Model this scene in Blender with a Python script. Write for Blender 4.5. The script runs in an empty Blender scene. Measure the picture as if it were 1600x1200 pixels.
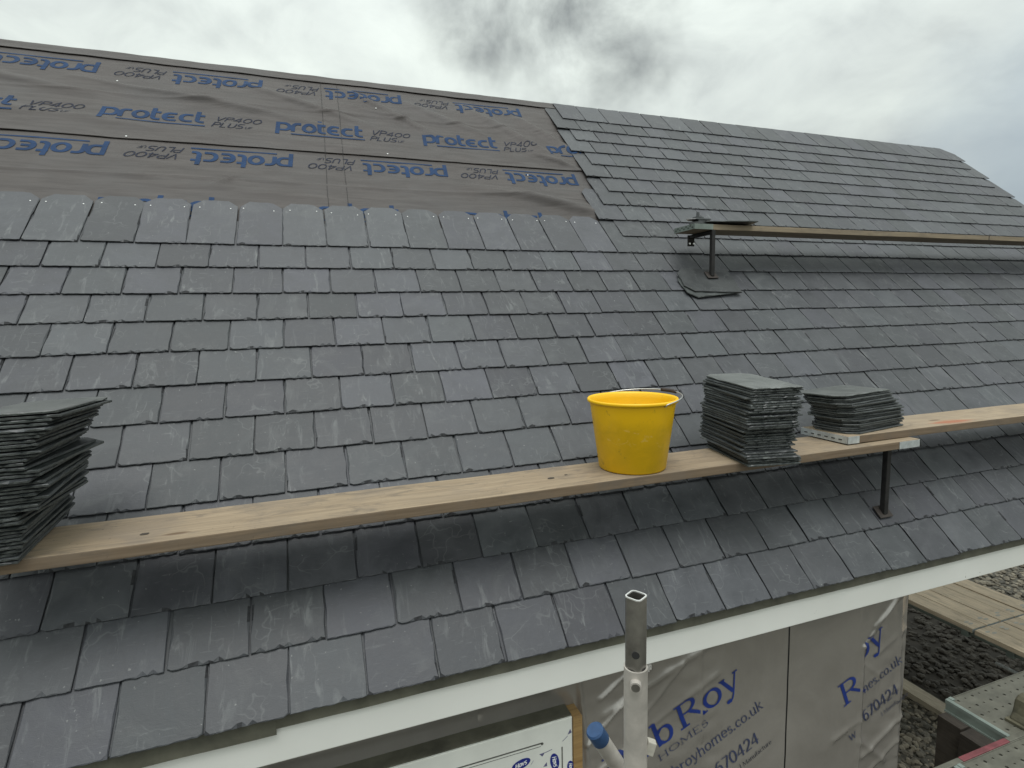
import bpy, bmesh, math, random
from mathutils import Vector, Matrix, noise

random.seed(11)
sc = bpy.context.scene
col = sc.collection
R = math.radians

# ------------------------------------------------------------------ camera
cam_d = bpy.data.cameras.new('camera')
cam = bpy.data.objects.new('camera', cam_d)
col.objects.link(cam)
RWM = ((0.94240009, -0.33370533, -0.02286554),
       (-0.06084497, -0.10380681, -0.99273463),
       (0.32890723, 0.93694445, -0.11813184))
CW = Vector((0.66844489, -1.82687121, 1.2776026))
m = Matrix.Identity(4)
for i in range(3):
    m[i][0] = RWM[0][i]
    m[i][1] = -RWM[1][i]
    m[i][2] = -RWM[2][i]
    m[i][3] = CW[i]
cam.matrix_world = m
FPX = 858.1986
cam_d.sensor_width = 36.0
cam_d.lens = FPX / 1600 * 36.0
cam_d.clip_start = 0.02
cam_d.clip_end = 2000
sc.camera = cam

# ------------------------------------------------------------------ world: overcast sky
SUN_EL, SUN_AZ = 74.0, 188.0     # azimuth clockwise from +y (the sun stands behind the camera)
world = bpy.data.worlds.new('World')
sc.world = world
world.use_nodes = True
nt = world.node_tree
nt.nodes.clear()


def N(tree, typ, **kw):
    n = tree.nodes.new(typ)
    for k, v in kw.items():
        if k.startswith('i_'):
            key = k[2:]
            key = int(key) if key.isdigit() else key.replace('_', ' ')
            n.inputs[key].default_value = v
        else:
            setattr(n, k, v)
    return n


def ramp(tree, stops, interp='LINEAR'):
    n = tree.nodes.new('ShaderNodeValToRGB')
    cr = n.color_ramp
    cr.interpolation = interp
    while len(cr.elements) > 1:
        cr.elements.remove(cr.elements[-1])
    cr.elements[0].position = stops[0][0]
    cr.elements[0].color = (*stops[0][1], 1) if len(stops[0][1]) == 3 else stops[0][1]
    for p, c in stops[1:]:
        e = cr.elements.new(p)
        e.color = (*c, 1) if len(c) == 3 else c
    return n


def g3(v):
    return (v, v, v)


L = nt.links
out = N(nt, 'ShaderNodeOutputWorld')
bg = N(nt, 'ShaderNodeBackground')
sky = N(nt, 'ShaderNodeTexSky', sky_type='NISHITA', sun_disc=False, sun_elevation=R(SUN_EL), sun_rotation=R(SUN_AZ))
sky.air_density = 1.0
sky.dust_density = 2.0
skys = N(nt, 'ShaderNodeVectorMath', operation='SCALE')
skys.inputs['Scale'].default_value = 0.1
L.new(sky.outputs[0], skys.inputs[0])
tc = N(nt, 'ShaderNodeTexCoord')
sep = N(nt, 'ShaderNodeSeparateXYZ')
L.new(tc.outputs['Generated'], sep.inputs[0])
mx = N(nt, 'ShaderNodeMath', operation='MAXIMUM', i_1=0.0)
L.new(sep.outputs['Z'], mx.inputs[0])
ad = N(nt, 'ShaderNodeMath', operation='ADD', i_1=0.30)
L.new(mx.outputs[0], ad.inputs[0])
inv = N(nt, 'ShaderNodeMath', operation='DIVIDE', i_0=1.0)
L.new(ad.outputs[0], inv.inputs[1])
proj = N(nt, 'ShaderNodeVectorMath', operation='SCALE')
L.new(tc.outputs['Generated'], proj.inputs[0])
L.new(inv.outputs[0], proj.inputs['Scale'])
mp = N(nt, 'ShaderNodeMapping')
mp.inputs['Scale'].default_value = (1, 1, 0.0)
mp.inputs['Location'].default_value = (3.1, 1.7, 0)
L.new(proj.outputs[0], mp.inputs[0])
n1 = N(nt, 'ShaderNodeTexNoise', i_Scale=2.6, i_Detail=7.0, i_Roughness=0.52, i_Distortion=0.35)
L.new(mp.outputs[0], n1.inputs['Vector'])
n2 = N(nt, 'ShaderNodeTexNoise', i_Scale=0.9, i_Detail=3.0, i_Roughness=0.5, i_Distortion=0.2)
L.new(mp.outputs[0], n2.inputs['Vector'])
# thick white cloud deck
deck = ramp(nt, [(0.25, (0.56, 0.60, 0.59)), (0.42, (0.70, 0.755, 0.725)), (0.56, (0.80, 0.865, 0.815)), (0.75, (0.84, 0.905, 0.86))])
mixn = N(nt, 'ShaderNodeMix', data_type='FLOAT', i_Factor=0.45)
L.new(n1.outputs['Fac'], mixn.inputs[2])
L.new(n2.outputs['Fac'], mixn.inputs[3])
L.new(mixn.outputs[0], deck.inputs[0])


def lobe(d, lo, hi):
    """1 near direction d, 0 beyond: a real cloud's place in the sky"""
    v = Vector(d).normalized()
    dp = N(nt, 'ShaderNodeVectorMath', operation='DOT_PRODUCT')
    dp.inputs[1].default_value = v
    # warp the direction a little with the cloud noise
    nz = N(nt, 'ShaderNodeTexNoise', i_Scale=7.0, i_Detail=4.0, i_Roughness=0.55)
    L.new(tc.outputs['Generated'], nz.inputs['Vector'])
    sub = N(nt, 'ShaderNodeVectorMath', operation='SUBTRACT')
    sub.inputs[1].default_value = (0.5, 0.5, 0.5)
    L.new(nz.outputs['Color'], sub.inputs[0])
    scl = N(nt, 'ShaderNodeVectorMath', operation='SCALE')
    scl.inputs['Scale'].default_value = 0.16
    L.new(sub.outputs[0], scl.inputs[0])
    av = N(nt, 'ShaderNodeVectorMath', operation='ADD')
    L.new(tc.outputs['Generated'], av.inputs[0])
    L.new(scl.outputs[0], av.inputs[1])
    nv = N(nt, 'ShaderNodeVectorMath', operation='NORMALIZE')
    L.new(av.outputs[0], nv.inputs[0])
    L.new(nv.outputs[0], dp.inputs[0])
    mr = N(nt, 'ShaderNodeMapRange', interpolation_type='SMOOTHSTEP')
    mr.inputs['From Min'].default_value = math.cos(R(hi))
    mr.inputs['From Max'].default_value = math.cos(R(lo))
    L.new(dp.outputs['Value'], mr.inputs['Value'])
    return mr.outputs[0]


# ragged dark cloud bank over the ridge
dk = N(nt, 'ShaderNodeMath', operation='MAXIMUM')
L.new(lobe((0.29, 0.832, 0.475), 0.5, 9.0), dk.inputs[0])
dk2 = N(nt, 'ShaderNodeMath', operation='MAXIMUM')
L.new(lobe((0.44, 0.80, 0.425), 1.0, 8.5), dk2.inputs[0])
L.new(dk.outputs[0], dk2.inputs[1])
L.new(lobe((0.38, 0.79, 0.50), 1.0, 11.0), dk.inputs[1])
n3 = N(nt, 'ShaderNodeTexNoise', i_Scale=6.0, i_Detail=6.0, i_Roughness=0.55, i_Distortion=0.2)
L.new(tc.outputs['Generated'], n3.inputs['Vector'])
r3 = ramp(nt, [(0.33, g3(0.0)), (0.62, g3(1.0))])
L.new(n3.outputs['Fac'], r3.inputs[0])
dkm = N(nt, 'ShaderNodeMath', operation='MULTIPLY')
L.new(dk2.outputs[0], dkm.inputs[0])
L.new(r3.outputs[0], dkm.inputs[1])
n4 = N(nt, 'ShaderNodeTexNoise', i_Scale=4.2, i_Detail=6.0, i_Roughness=0.55, i_Distortion=0.4)
L.new(mp.outputs[0], n4.inputs['Vector'])
r4 = ramp(nt, [(0.30, (0.84, 0.84, 0.85)), (0.46, (1.0, 1.0, 1.0)), (0.62, (1.10, 1.10, 1.09))])
L.new(n4.outputs['Fac'], r4.inputs[0])
dmul = N(nt, 'ShaderNodeMix', data_type='RGBA', blend_type='MULTIPLY', i_Factor=1.0)
L.new(deck.outputs[0], dmul.inputs[6])
L.new(r4.outputs[0], dmul.inputs[7])
mixd = N(nt, 'ShaderNodeMix', data_type='RGBA')
mixd.inputs[7].default_value = (0.215, 0.235, 0.235, 1)
L.new(dkm.outputs[0], mixd.inputs[0])
L.new(dmul.outputs[2], mixd.inputs[6])
# blue-grey cloud low beyond the gable
low = lobe((0.93, 0.36, 0.10), 2.0, 20.0)
lowm = N(nt, 'ShaderNodeMath', operation='MULTIPLY', i_1=0.9)
L.new(low, lowm.inputs[0])
mixl = N(nt, 'ShaderNodeMix', data_type='RGBA')
mixl.inputs[7].default_value = (0.48, 0.57, 0.63, 1)
L.new(lowm.outputs[0], mixl.inputs[0])
L.new(mixd.outputs[2], mixl.inputs[6])
# overcast sky brightens towards the zenith
zr = N(nt, 'ShaderNodeMapRange')
zr.inputs['From Min'].default_value = 0.0       # standard overcast sky: (1 + 2 sin h) / 3
zr.inputs['From Max'].default_value = 1.0
zr.inputs['To Min'].default_value = 0.62
zr.inputs['To Max'].default_value = 1.86
L.new(sep.outputs['Z'], zr.inputs['Value'])
zs = N(nt, 'ShaderNodeVectorMath', operation='SCALE')
L.new(mixl.outputs[2], zs.inputs[0])
L.new(zr.outputs[0], zs.inputs['Scale'])
fin = N(nt, 'ShaderNodeMix', data_type='RGBA', i_Factor=0.06)
L.new(zs.outputs[0], fin.inputs[6])
L.new(skys.outputs[0], fin.inputs[7])
L.new(fin.outputs[2], bg.inputs['Color'])
bg.inputs['Strength'].default_value = 0.84
L.new(bg.outputs[0], out.inputs[0])

sun_d = bpy.data.lights.new('sun', 'SUN')
sun_d.energy = 1.5
sun_d.angle = R(32)
sun_d.color = (1.0, 0.985, 0.965)
sun = bpy.data.objects.new('sun', sun_d)
col.objects.link(sun)
sd = Vector((math.sin(R(SUN_AZ)) * math.cos(R(SUN_EL)), math.cos(R(SUN_AZ)) * math.cos(R(SUN_EL)), math.sin(R(SUN_EL))))
sun.rotation_euler = sd.to_track_quat('Z', 'Y').to_euler()
sun.location = (0, -3, 12)

vs = sc.view_settings
vs.view_transform = 'Standard'
vs.look = 'None'
vs.exposure = 0.24
vs.gamma = 1.0
vs.use_curve_mapping = False
sc.render.engine = 'CYCLES'


# ------------------------------------------------------------------ helpers
def link(o, parent=None):
    col.objects.link(o)
    if parent:
        o.parent = parent
    return o


def mesh(name, verts, faces, mat=None, parent=None, smooth=False):
    me = bpy.data.meshes.new(name)
    me.from_pydata([tuple(v) for v in verts], [], faces)
    me.update()
    if mat:
        me.materials.append(mat)
    if smooth:
        me.polygons.foreach_set('use_smooth', [True] * len(me.polygons))
    return link(bpy.data.objects.new(name, me), parent)


def empty(name, loc=(0, 0, 0), rot=(0, 0, 0), parent=None):
    o = bpy.data.objects.new(name, None)
    o.location = loc
    o.rotation_euler = rot
    o.empty_display_size = 0.1
    return link(o, parent)


def tag(o, label, cat, group=None):
    o['label'] = label
    o['category'] = cat
    if group:
        o['group'] = group
    return o


class MB:
    """collects shapes into one mesh"""

    def __init__(s):
        s.v = []
        s.f = []

    def add(s, v, f):
        b = len(s.v)
        s.v += [Vector(p) for p in v]
        s.f += [[b + i for i in q] for q in f]

    def box(s, x0, x1, y0, y1, z0, z1, M=None):
        v = [Vector((x, y, z)) for z in (z0, z1) for y in (y0, y1) for x in (x0, x1)]
        if M:
            v = [M @ p for p in v]
        s.add(v, [(0, 2, 3, 1), (4, 5, 7, 6), (0, 1, 5, 4), (2, 6, 7, 3), (0, 4, 6, 2), (1, 3, 7, 5)])

    def tube(s, a, b, r, n=20, r2=None, cap=True, thick=0.0):
        a, b = Vector(a), Vector(b)
        d = (b - a).normalized()
        u = d.orthogonal().normalized()
        w = d.cross(u)
        r2 = r if r2 is None else r2
        ring = lambda c, q: [c + (u * math.cos(t) + w * math.sin(t)) * q for t in [2 * math.pi * i / n for i in range(n)]]
        base = len(s.v)
        if thick:
            rs = [ring(a, r), ring(b, r2), ring(b, r2 - thick), ring(a + d * 0.0, r - thick)]
            s.v += sum(rs, [])
            for k in range(3):
                for i in range(n):
                    j = (i + 1) % n
                    s.f.append([base + k * n + i, base + k * n + j, base + (k + 1) * n + j, base + (k + 1) * n + i])
        else:
            s.v += ring(a, r) + ring(b, r2)
            for i in range(n):
                j = (i + 1) % n
                s.f.append([base + i, base + j, base + n + j, base + n + i])
            if cap:
                s.f.append([base + i for i in reversed(range(n))])
                s.f.append([base + n + i for i in range(n)])

    def sweep(s, pts, r, n=8):
        pts = [Vector(p) for p in pts]
        base = len(s.v)
        up = Vector((0.31, 0.2, 0.9))
        for k, p in enumerate(pts):
            d = (pts[min(k + 1, len(pts) - 1)] - pts[max(k - 1, 0)]).normalized()
            u = d.cross(up).normalized()
            w = d.cross(u)
            rr = r[k] if isinstance(r, (list, tuple)) else r
            s.v += [p + (u * math.cos(t) + w * math.sin(t)) * rr for t in [2 * math.pi * i / n for i in range(n)]]
        for k in range(len(pts) - 1):
            for i in range(n):
                j = (i + 1) % n
                s.f.append([base + k * n + i, base + k * n + j, base + (k + 1) * n + j, base + (k + 1) * n + i])
        s.f.append([base + i for i in reversed(range(n))])
        s.f.append([base + (len(pts) - 1) * n + i for i in range(n)])

    def build(s, name, mat, parent=None, smooth=False, bevel=0.0, seg=2, angle=False):
        o = mesh(name, s.v, s.f, mat, parent, smooth)
        if bevel or angle:
            bm = bmesh.new()
            bm.from_mesh(o.data)
            bmesh.ops.recalc_face_normals(bm, faces=bm.faces)
            if bevel:
                es = [e for e in bm.edges if len(e.link_faces) == 2 and e.calc_face_angle(0) > 0.6]
                bmesh.ops.bevel(bm, geom=es, offset=bevel, segments=seg, affect='EDGES', profile=0.6)
            if angle:
                for f in bm.faces:
                    f.smooth = True
                for e in bm.edges:
                    if len(e.link_faces) == 2 and e.calc_face_angle(0) > 0.6:
                        e.smooth = False
            bm.to_mesh(o.data)
            bm.free()
        return o


# ------------------------------------------------------------------ materials
def mat_new(name):
    mt = bpy.data.materials.new(name)
    mt.use_nodes = True
    t = mt.node_tree
    b = t.nodes['Principled BSDF']
    return mt, t, b


def mixc(t, fac, a, b, blend='MIX'):
    n = t.nodes.new('ShaderNodeMix')
    n.data_type = 'RGBA'
    n.blend_type = blend
    for sock, val in ((0, fac), (6, a), (7, b)):
        if hasattr(val, 'is_output'):
            t.links.new(val, n.inputs[sock])
        elif sock == 0:
            n.inputs[0].default_value = val
        else:
            n.inputs[sock].default_value = (*val, 1) if len(val) == 3 else val
    return n.outputs[2]


def mth(t, op, a, b=None):
    n = t.nodes.new('ShaderNodeMath')
    n.operation = op
    for k, val in ((0, a), (1, b)):
        if val is None:
            continue
        if hasattr(val, 'is_output'):
            t.links.new(val, n.inputs[k])
        else:
            n.inputs[k].default_value = val
    return n.outputs[0]


def coords(t, scale=(1, 1, 1), rot=(0, 0, 0), offset=None, space='Object'):
    c = t.nodes.new('ShaderNodeTexCoord').outputs[space]
    if offset is not None:
        a = t.nodes.new('ShaderNodeVectorMath')
        a.operation = 'ADD'
        t.links.new(c, a.inputs[0])
        t.links.new(offset, a.inputs[1])
        c = a.outputs[0]
    mpn = t.nodes.new('ShaderNodeMapping')
    mpn.inputs['Scale'].default_value = scale
    mpn.inputs['Rotation'].default_value = rot
    t.links.new(c, mpn.inputs[0])
    return mpn.outputs[0]


def nz(t, vec, scale, detail=4.0, rough=0.55, dist=0.0):
    n = t.nodes.new('ShaderNodeTexNoise')
    n.inputs['Scale'].default_value = scale
    n.inputs['Detail'].default_value = detail
    n.inputs['Roughness'].default_value = rough
    n.inputs['Distortion'].default_value = dist
    t.links.new(vec, n.inputs['Vector'])
    return n.outputs['Fac']


def rmp(t, fac, stops):
    n = ramp(t, stops)
    t.links.new(fac, n.inputs[0])
    return n.outputs[0]


def bump(t, b, h, strength, dist=0.002):
    n = t.nodes.new('ShaderNodeBump')
    n.inputs['Strength'].default_value = strength
    n.inputs['Distance'].default_value = dist
    t.links.new(h, n.inputs['Height'])
    t.links.new(n.outputs[0], b.inputs['Normal'])


def set_col(t, b, c):
    if hasattr(c, 'is_output'):
        t.links.new(c, b.inputs['Base Color'])
    else:
        b.inputs['Base Color'].default_value = (*c, 1)


def piece_random(t):
    """a value of its own for every slate, single object or island of a joined mesh"""
    oi = t.nodes.new('ShaderNodeObjectInfo').outputs['Random']
    ge = t.nodes.new('ShaderNodeNewGeometry').outputs['Random Per Island']
    s = mth(t, 'ADD', mth(t, 'MULTIPLY', oi, 7.31), mth(t, 'MULTIPLY', ge, 3.77))
    return mth(t, 'FRACT', s)


def slate_material(name, dark, light, streak=0.55, rough=0.44):
    mt, t, b = mat_new(name)
    rnd = piece_random(t)
    cmb = t.nodes.new('ShaderNodeCombineXYZ')
    t.links.new(mth(t, 'MULTIPLY', rnd, 37.0), cmb.inputs[0])
    t.links.new(mth(t, 'MULTIPLY', rnd, 91.0), cmb.inputs[1])
    t.links.new(mth(t, 'MULTIPLY', rnd, 53.0), cmb.inputs[2])
    v = coords(t, offset=cmb.outputs[0])
    vs_ = coords(t, scale=(6, 1.3, 3), offset=cmb.outputs[0])     # streaks down the slope
    vh = coords(t, scale=(2.2, 14, 3), offset=cmb.outputs[0])     # flecks across
    cloud = nz(t, v, 7.0, 5, 0.6, 0.6)
    c = mixc(t, rmp(t, cloud, [(0.30, g3(0)), (0.72, g3(1))]), dark, light)
    tint = rmp(t, rnd, [(0.0, (0.95, 0.99, 0.98)), (0.35, (1.0, 1.0, 1.0)), (0.7, (0.99, 0.97, 1.04)), (1.0, (0.96, 1.0, 0.98))])
    c = mixc(t, 1.0, c, tint, 'MULTIPLY')
    val = rmp(t, mth(t, 'FRACT', mth(t, 'MULTIPLY', rnd, 17.3)), [(0, g3(0.76)), (0.5, g3(1.0)), (1, g3(1.26))])
    c = mixc(t, 1.0, c, val, 'MULTIPLY')
    # pale scrapes and dried wash marks
    st = rmp(t, nz(t, vs_, 5.0, 6, 0.65, 0.8), [(0.56, g3(0)), (0.70, g3(1))])
    gate = rmp(t, nz(t, v, 3.1, 2, 0.5), [(0.42, g3(0)), (0.62, g3(1))])
    c = mixc(t, mth(t, 'MULTIPLY', mth(t, 'MULTIPLY', st, gate), streak), c, (0.165, 0.175, 0.178))
    fl = rmp(t, nz(t, vh, 6.0, 6, 0.7, 0.5), [(0.60, g3(0)), (0.72, g3(1))])
    c = mixc(t, mth(t, 'MULTIPLY', fl, streak * 0.75), c, (0.145, 0.153, 0.158))
    sp = rmp(t, nz(t, v, 70.0, 2, 0.5), [(0.72, g3(0)), (0.78, g3(1))])
    pa = rmp(t, nz(t, v, 4.2, 5, 0.65, 1.4), [(0.52, g3(0)), (0.72, g3(1))])
    c = mixc(t, mth(t, 'MULTIPLY', pa, streak * 0.5), c, (0.105, 0.112, 0.115))
    wv = t.nodes.new('ShaderNodeTexVoronoi')
    wv.feature = 'DISTANCE_TO_EDGE'
    wv.inputs['Scale'].default_value = 5.5
    wn = t.nodes.new('ShaderNodeVectorMath')
    wn.operation = 'ADD'
    wx = t.nodes.new('ShaderNodeTexNoise')
    wx.inputs['Scale'].default_value = 9.0
    t.links.new(v, wx.inputs['Vector'])
    t.links.new(v, wn.inputs[0])
    wk = t.nodes.new('ShaderNodeVectorMath')
    wk.operation = 'SCALE'
    wk.inputs['Scale'].default_value = 0.22
    t.links.new(wx.outputs['Color'], wk.inputs[0])
    t.links.new(wk.outputs[0], wn.inputs[1])
    t.links.new(wn.outputs[0], wv.inputs['Vector'])
    ln_ = rmp(t, wv.outputs['Distance'], [(0.006, g3(1)), (0.022, g3(0))])
    lg = rmp(t, nz(t, v, 5.0, 3, 0.5), [(0.52, g3(0)), (0.62, g3(1))])
    c = mixc(t, mth(t, 'MULTIPLY', mth(t, 'MULTIPLY', ln_, lg), 0.22), c, (0.19, 0.20, 0.20))
    c = mixc(t, mth(t, 'MULTIPLY', sp, 0.4), c, (0.3, 0.31, 0.30))
    set_col(t, b, c)
    fine = nz(t, vh, 26.0, 6, 0.65)
    mid = nz(t, v, 16.0, 5, 0.6, 0.7)
    h = mth(t, 'ADD', mth(t, 'MULTIPLY', fine, 0.35), mid)
    bump(t, b, h, 0.55, 0.003)
    rr = rmp(t, cloud, [(0.3, g3(rough - 0.05)), (0.75, g3(rough + 0.13))])
    t.links.new(rr, b.inputs['Roughness'])
    b.inputs['Specular IOR Level'].default_value = 0.5
    return mt


M_SLATE = slate_material('roof_slate', (0.0325, 0.0350, 0.0405), (0.0640, 0.0670, 0.0745), 0.56, 0.52)
M_STACK = slate_material('stacked_slate', (0.026, 0.030, 0.031), (0.052, 0.058, 0.057), 0.4, 0.40)
M_PALE = slate_material('pale_slate', (0.080, 0.083, 0.082), (0.140, 0.143, 0.140), 0.5, 0.42)  # paler slate for the top of each stack


def simple(name, c, rough=0.5, metal=0.0, var=0.15, scale=12.0, bmp=0.0, spec=0.5):
    mt, t, b = mat_new(name)
    v = coords(t)
    n = nz(t, v, scale, 5, 0.6, 0.3)
    f = rmp(t, n, [(0.3, g3(1 - var)), (0.7, g3(1 + var))])
    set_col(t, b, mixc(t, 1.0, c, f, 'MULTIPLY'))
    b.inputs['Roughness'].default_value = rough
    b.inputs['Metallic'].default_value = metal
    b.inputs['Specular IOR Level'].default_value = spec
    if bmp:
        bump(t, b, nz(t, v, scale * 4, 5, 0.6), bmp, 0.002)
    return mt


def wood(name, a, b2, knots=True, stain=None, dirt=0.35, axis=0, seed=0.0):
    mt, t, b = mat_new(name)
    off = t.nodes.new('ShaderNodeCombineXYZ')
    rnd = t.nodes.new('ShaderNodeObjectInfo').outputs['Random']
    t.links.new(mth(t, 'MULTIPLY', rnd, 23.0), off.inputs[2])
    off.inputs[0].default_value = seed
    s = (0.9, 16, 16) if axis == 0 else (16, 0.9, 16)
    vg = coords(t, scale=s, offset=off.outputs[0])
    vf = coords(t, scale=(2.2, 70, 70) if axis == 0 else (70, 2.2, 70), offset=off.outputs[0])
    v = coords(t, offset=off.outputs[0])
    g = nz(t, vg, 2.2, 5, 0.6, 1.6)
    c = mixc(t, rmp(t, g, [(0.30, g3(0)), (0.68, g3(1))]), a, b2)
    f = rmp(t, nz(t, vf, 1.5, 4, 0.6), [(0.35, g3(0.86)), (0.65, g3(1.08))])
    c = mixc(t, 1.0, c, f, 'MULTIPLY')
    d = rmp(t, nz(t, v, 3.3, 6, 0.65, 0.5), [(0.48, g3(0)), (0.75, g3(1))])
    c = mixc(t, mth(t, 'MULTIPLY', d, dirt), c, (0.16, 0.135, 0.112))
    sm = rmp(t, nz(t, coords(t, scale=(1.0, 3.0, 3.0) if axis == 0 else (3.0, 1.0, 3.0), offset=off.outputs[0]), 4.5, 6, 0.7, 1.2), [(0.52, g3(0)), (0.66, g3(1))])
    c = mixc(t, mth(t, 'MULTIPLY', sm, dirt * 0.75), c, (0.12, 0.10, 0.08))
    sk = rmp(t, nz(t, v, 60.0, 3, 0.6), [(0.66, g3(0)), (0.73, g3(1))])
    c = mixc(t, mth(t, 'MULTIPLY', sk, dirt * 0.8), c, (0.06, 0.05, 0.042))
    gr = rmp(t, nz(t, coords(t, scale=(1.5, 40, 40) if axis == 0 else (40, 1.5, 40), offset=off.outputs[0]), 1.3, 5, 0.7, 0.4), [(0.60, g3(0)), (0.68, g3(1))])
    c = mixc(t, mth(t, 'MULTIPLY', gr, 0.35), c, (0.14, 0.095, 0.06))
    tone = rmp(t, rnd, [(0, g3(0.86)), (1, g3(1.1))])
    c = mixc(t, 1.0, c, tone, 'MULTIPLY')
    if knots:
        vo = t.nodes.new('ShaderNodeTexVoronoi')
        vo.inputs['Scale'].default_value = 1.0
        t.links.new(coords(t, scale=(1.4, 4.6, 4.6) if axis == 0 else (4.6, 1.4, 4.6), offset=off.outputs[0]), vo.inputs['Vector'])
        k = rmp(t, vo.outputs['Distance'], [(0.045, g3(1)), (0.075, g3(0))])
        c = mixc(t, mth(t, 'MULTIPLY', k, 0.75), c, (0.10, 0.06, 0.035))
    if stain:
        (cx, cy, cz), (sx, sy, sz), scol = stain
        mpn = t.nodes.new('ShaderNodeMapping')
        mpn.vector_type = 'POINT'
        mpn.inputs['Location'].default_value = (-cx / sx, -cy / sy, -cz / sz)
        mpn.inputs['Scale'].default_value = (1 / sx, 1 / sy, 1 / sz)
        t.links.new(t.nodes.new('ShaderNodeTexCoord').outputs['Object'], mpn.inputs[0])
        ln = t.nodes.new('ShaderNodeVectorMath')
        ln.operation = 'LENGTH'
        t.links.new(mpn.outputs[0], ln.inputs[0])
        q = mth(t, 'ADD', ln.outputs['Value'], mth(t, 'MULTIPLY', nz(t, vg, 3.0, 4, 0.6), 0.9))
        k = rmp(t, q, [(0.75, g3(1)), (1.35, g3(0))])
        c = mixc(t, mth(t, 'MULTIPLY', k, 0.8), c, scol)
    set_col(t, b, c)
    b.inputs['Roughness'].default_value = 0.72
    b.inputs['Specular IOR Level'].default_value = 0.3
    bump(t, b, nz(t, vf, 1.5, 4, 0.6), 0.35, 0.0015)
    return mt


M_EDGE = simple('shade_dark_slate_edge', (0.016, 0.017, 0.018), 0.85, 0.0, 0.5, 60, 0.5, 0.15)  # shadow under the slate tails put into the edge colour
M_CHIP = simple('chipped_slate', (0.030, 0.031, 0.034), 0.7, 0.0, 0.4, 60, 0.5, 0.25)
M_STACKEDGE = simple('stacked_slate_edge', (0.085, 0.092, 0.089), 0.75, 0.0, 0.5, 60, 0.5, 0.25)
M_PLANK = wood('plank_wood', (0.225, 0.172, 0.116), (0.30, 0.236, 0.164), dirt=0.75, seed=3.3)
M_PLANKSIDE = wood('plank_side_shaded_wood', (0.15, 0.108, 0.072), (0.205, 0.152, 0.104), knots=False, dirt=0.6, seed=1.3)  # darker copy for the upright faces, their shade put into the colour
M_PLANK2 = wood('lapped_plank_wood', (0.27, 0.210, 0.145), (0.345, 0.275, 0.195),
                stain=((0.85, 0.05, 0.02), (0.34, 0.09, 0.2), (0.33, 0.115, 0.06)), dirt=0.5)
M_PLANK_OLD = wood('weathered_plank_wood', (0.22, 0.178, 0.125), (0.30, 0.245, 0.175), dirt=0.5)
M_DECK = wood('deck_board_wood', (0.60, 0.485, 0.35), (0.72, 0.60, 0.45), dirt=0.4, axis=1)
M_PACK = wood('treated_batten_wood', (0.30, 0.18, 0.07), (0.40, 0.26, 0.11), knots=False, dirt=0.3)
M_KERB = wood('timber_edging_wood', (0.36, 0.31, 0.23), (0.48, 0.42, 0.32), knots=False, axis=1)
M_DARKWOOD = wood('dark_brown_wood', (0.038, 0.031, 0.025), (0.055, 0.046, 0.038), knots=False, axis=1)

M_STEEL = simple('galvanised_tube', (0.46, 0.43, 0.395), 0.5, 0.25, 0.22, 14, 0.15)
M_SPIGOT = simple('bare_steel_spigot', (0.34, 0.33, 0.31), 0.36, 0.9, 0.3, 18, 0.15)
M_RIM = simple('cut_steel_rim', (0.85, 0.85, 0.84), 0.3, 0.6, 0.05)
M_DECKSTEEL = simple('galvanised_deck', (0.105, 0.103, 0.083), 0.55, 0.2, 0.3, 9, 0.2)
M_GALVGREEN = simple('galvanised_edge', (0.19, 0.225, 0.205), 0.45, 0.3, 0.25, 10, 0.2)
M_RED = simple('red_painted_edge', (0.13, 0.03, 0.036), 0.5, 0.0, 0.35, 20)
M_BLACKSTEEL = simple('rusty_dark_steel', (0.022, 0.021, 0.021), 0.6, 0.3, 0.4, 22, 0.3)
M_RUST = simple('rusty_foot_steel', (0.038, 0.031, 0.027), 0.75, 0.2, 0.4, 25, 0.3)
M_PLATE = simple('dull_nail_plate', (0.42, 0.40, 0.35), 0.5, 0.2, 0.25, 25)
M_BAND = simple('galvanised_end_band', (0.55, 0.59, 0.60), 0.4, 0.5, 0.25, 25)
M_SLOT = simple('dark_slot', (0.02, 0.02, 0.02), 0.8)
M_NAIL = simple('bright_nail', (0.85, 0.85, 0.84), 0.28, 0.7, 0.05)
M_BLUECAP = simple('blue_plastic', (0.02, 0.06, 0.15), 0.5, 0.0, 0.25, 30)
M_MUD = simple('muddy_iron', (0.085, 0.078, 0.05), 0.8, 0.0, 0.4, 20, 0.4)
M_FELT = simple('eaves_felt', (0.085, 0.083, 0.062), 0.7, 0.0, 0.35, 9, 0.3)
M_SARK = simple('sarking_board', (0.22, 0.17, 0.11), 0.8, 0.0, 0.2, 5)
M_INK = simple('printed_blue_ink', (0.009, 0.034, 0.095), 0.7, 0.0, 0.25, 9, 0.0, 0.2)
M_INKP = simple('printed_grey_ink', (0.014, 0.018, 0.036), 0.7, 0.0, 0.25, 9, 0.0, 0.2)
M_INKB = simple('royal_blue_ink', (0.008, 0.03, 0.20), 0.45, 0.0, 0.2, 9)
M_INKD = simple('dark_blue_ink', (0.035, 0.045, 0.10), 0.5, 0.0, 0.2, 9)
M_LOGO = simple('film_blue_ink', (0.01, 0.02, 0.20), 0.4, 0.0, 0.1, 9)
M_WHITEPRINT = simple('film_white_print', (0.75, 0.76, 0.78), 0.4, 0.0, 0.05)
M_GREYPRINT = simple('film_grey_print', (0.12, 0.12, 0.22), 0.4, 0.0, 0.05)
M_FRAME = simple('white_window_frame', (0.70, 0.71, 0.67), 0.35, 0.0, 0.06, 6)
M_GROOVE = simple('groove_shadow_gap', (0.10, 0.10, 0.09), 0.7)
M_GRIP = simple('dark_handle_grip', (0.035, 0.025, 0.022), 0.6)
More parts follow.
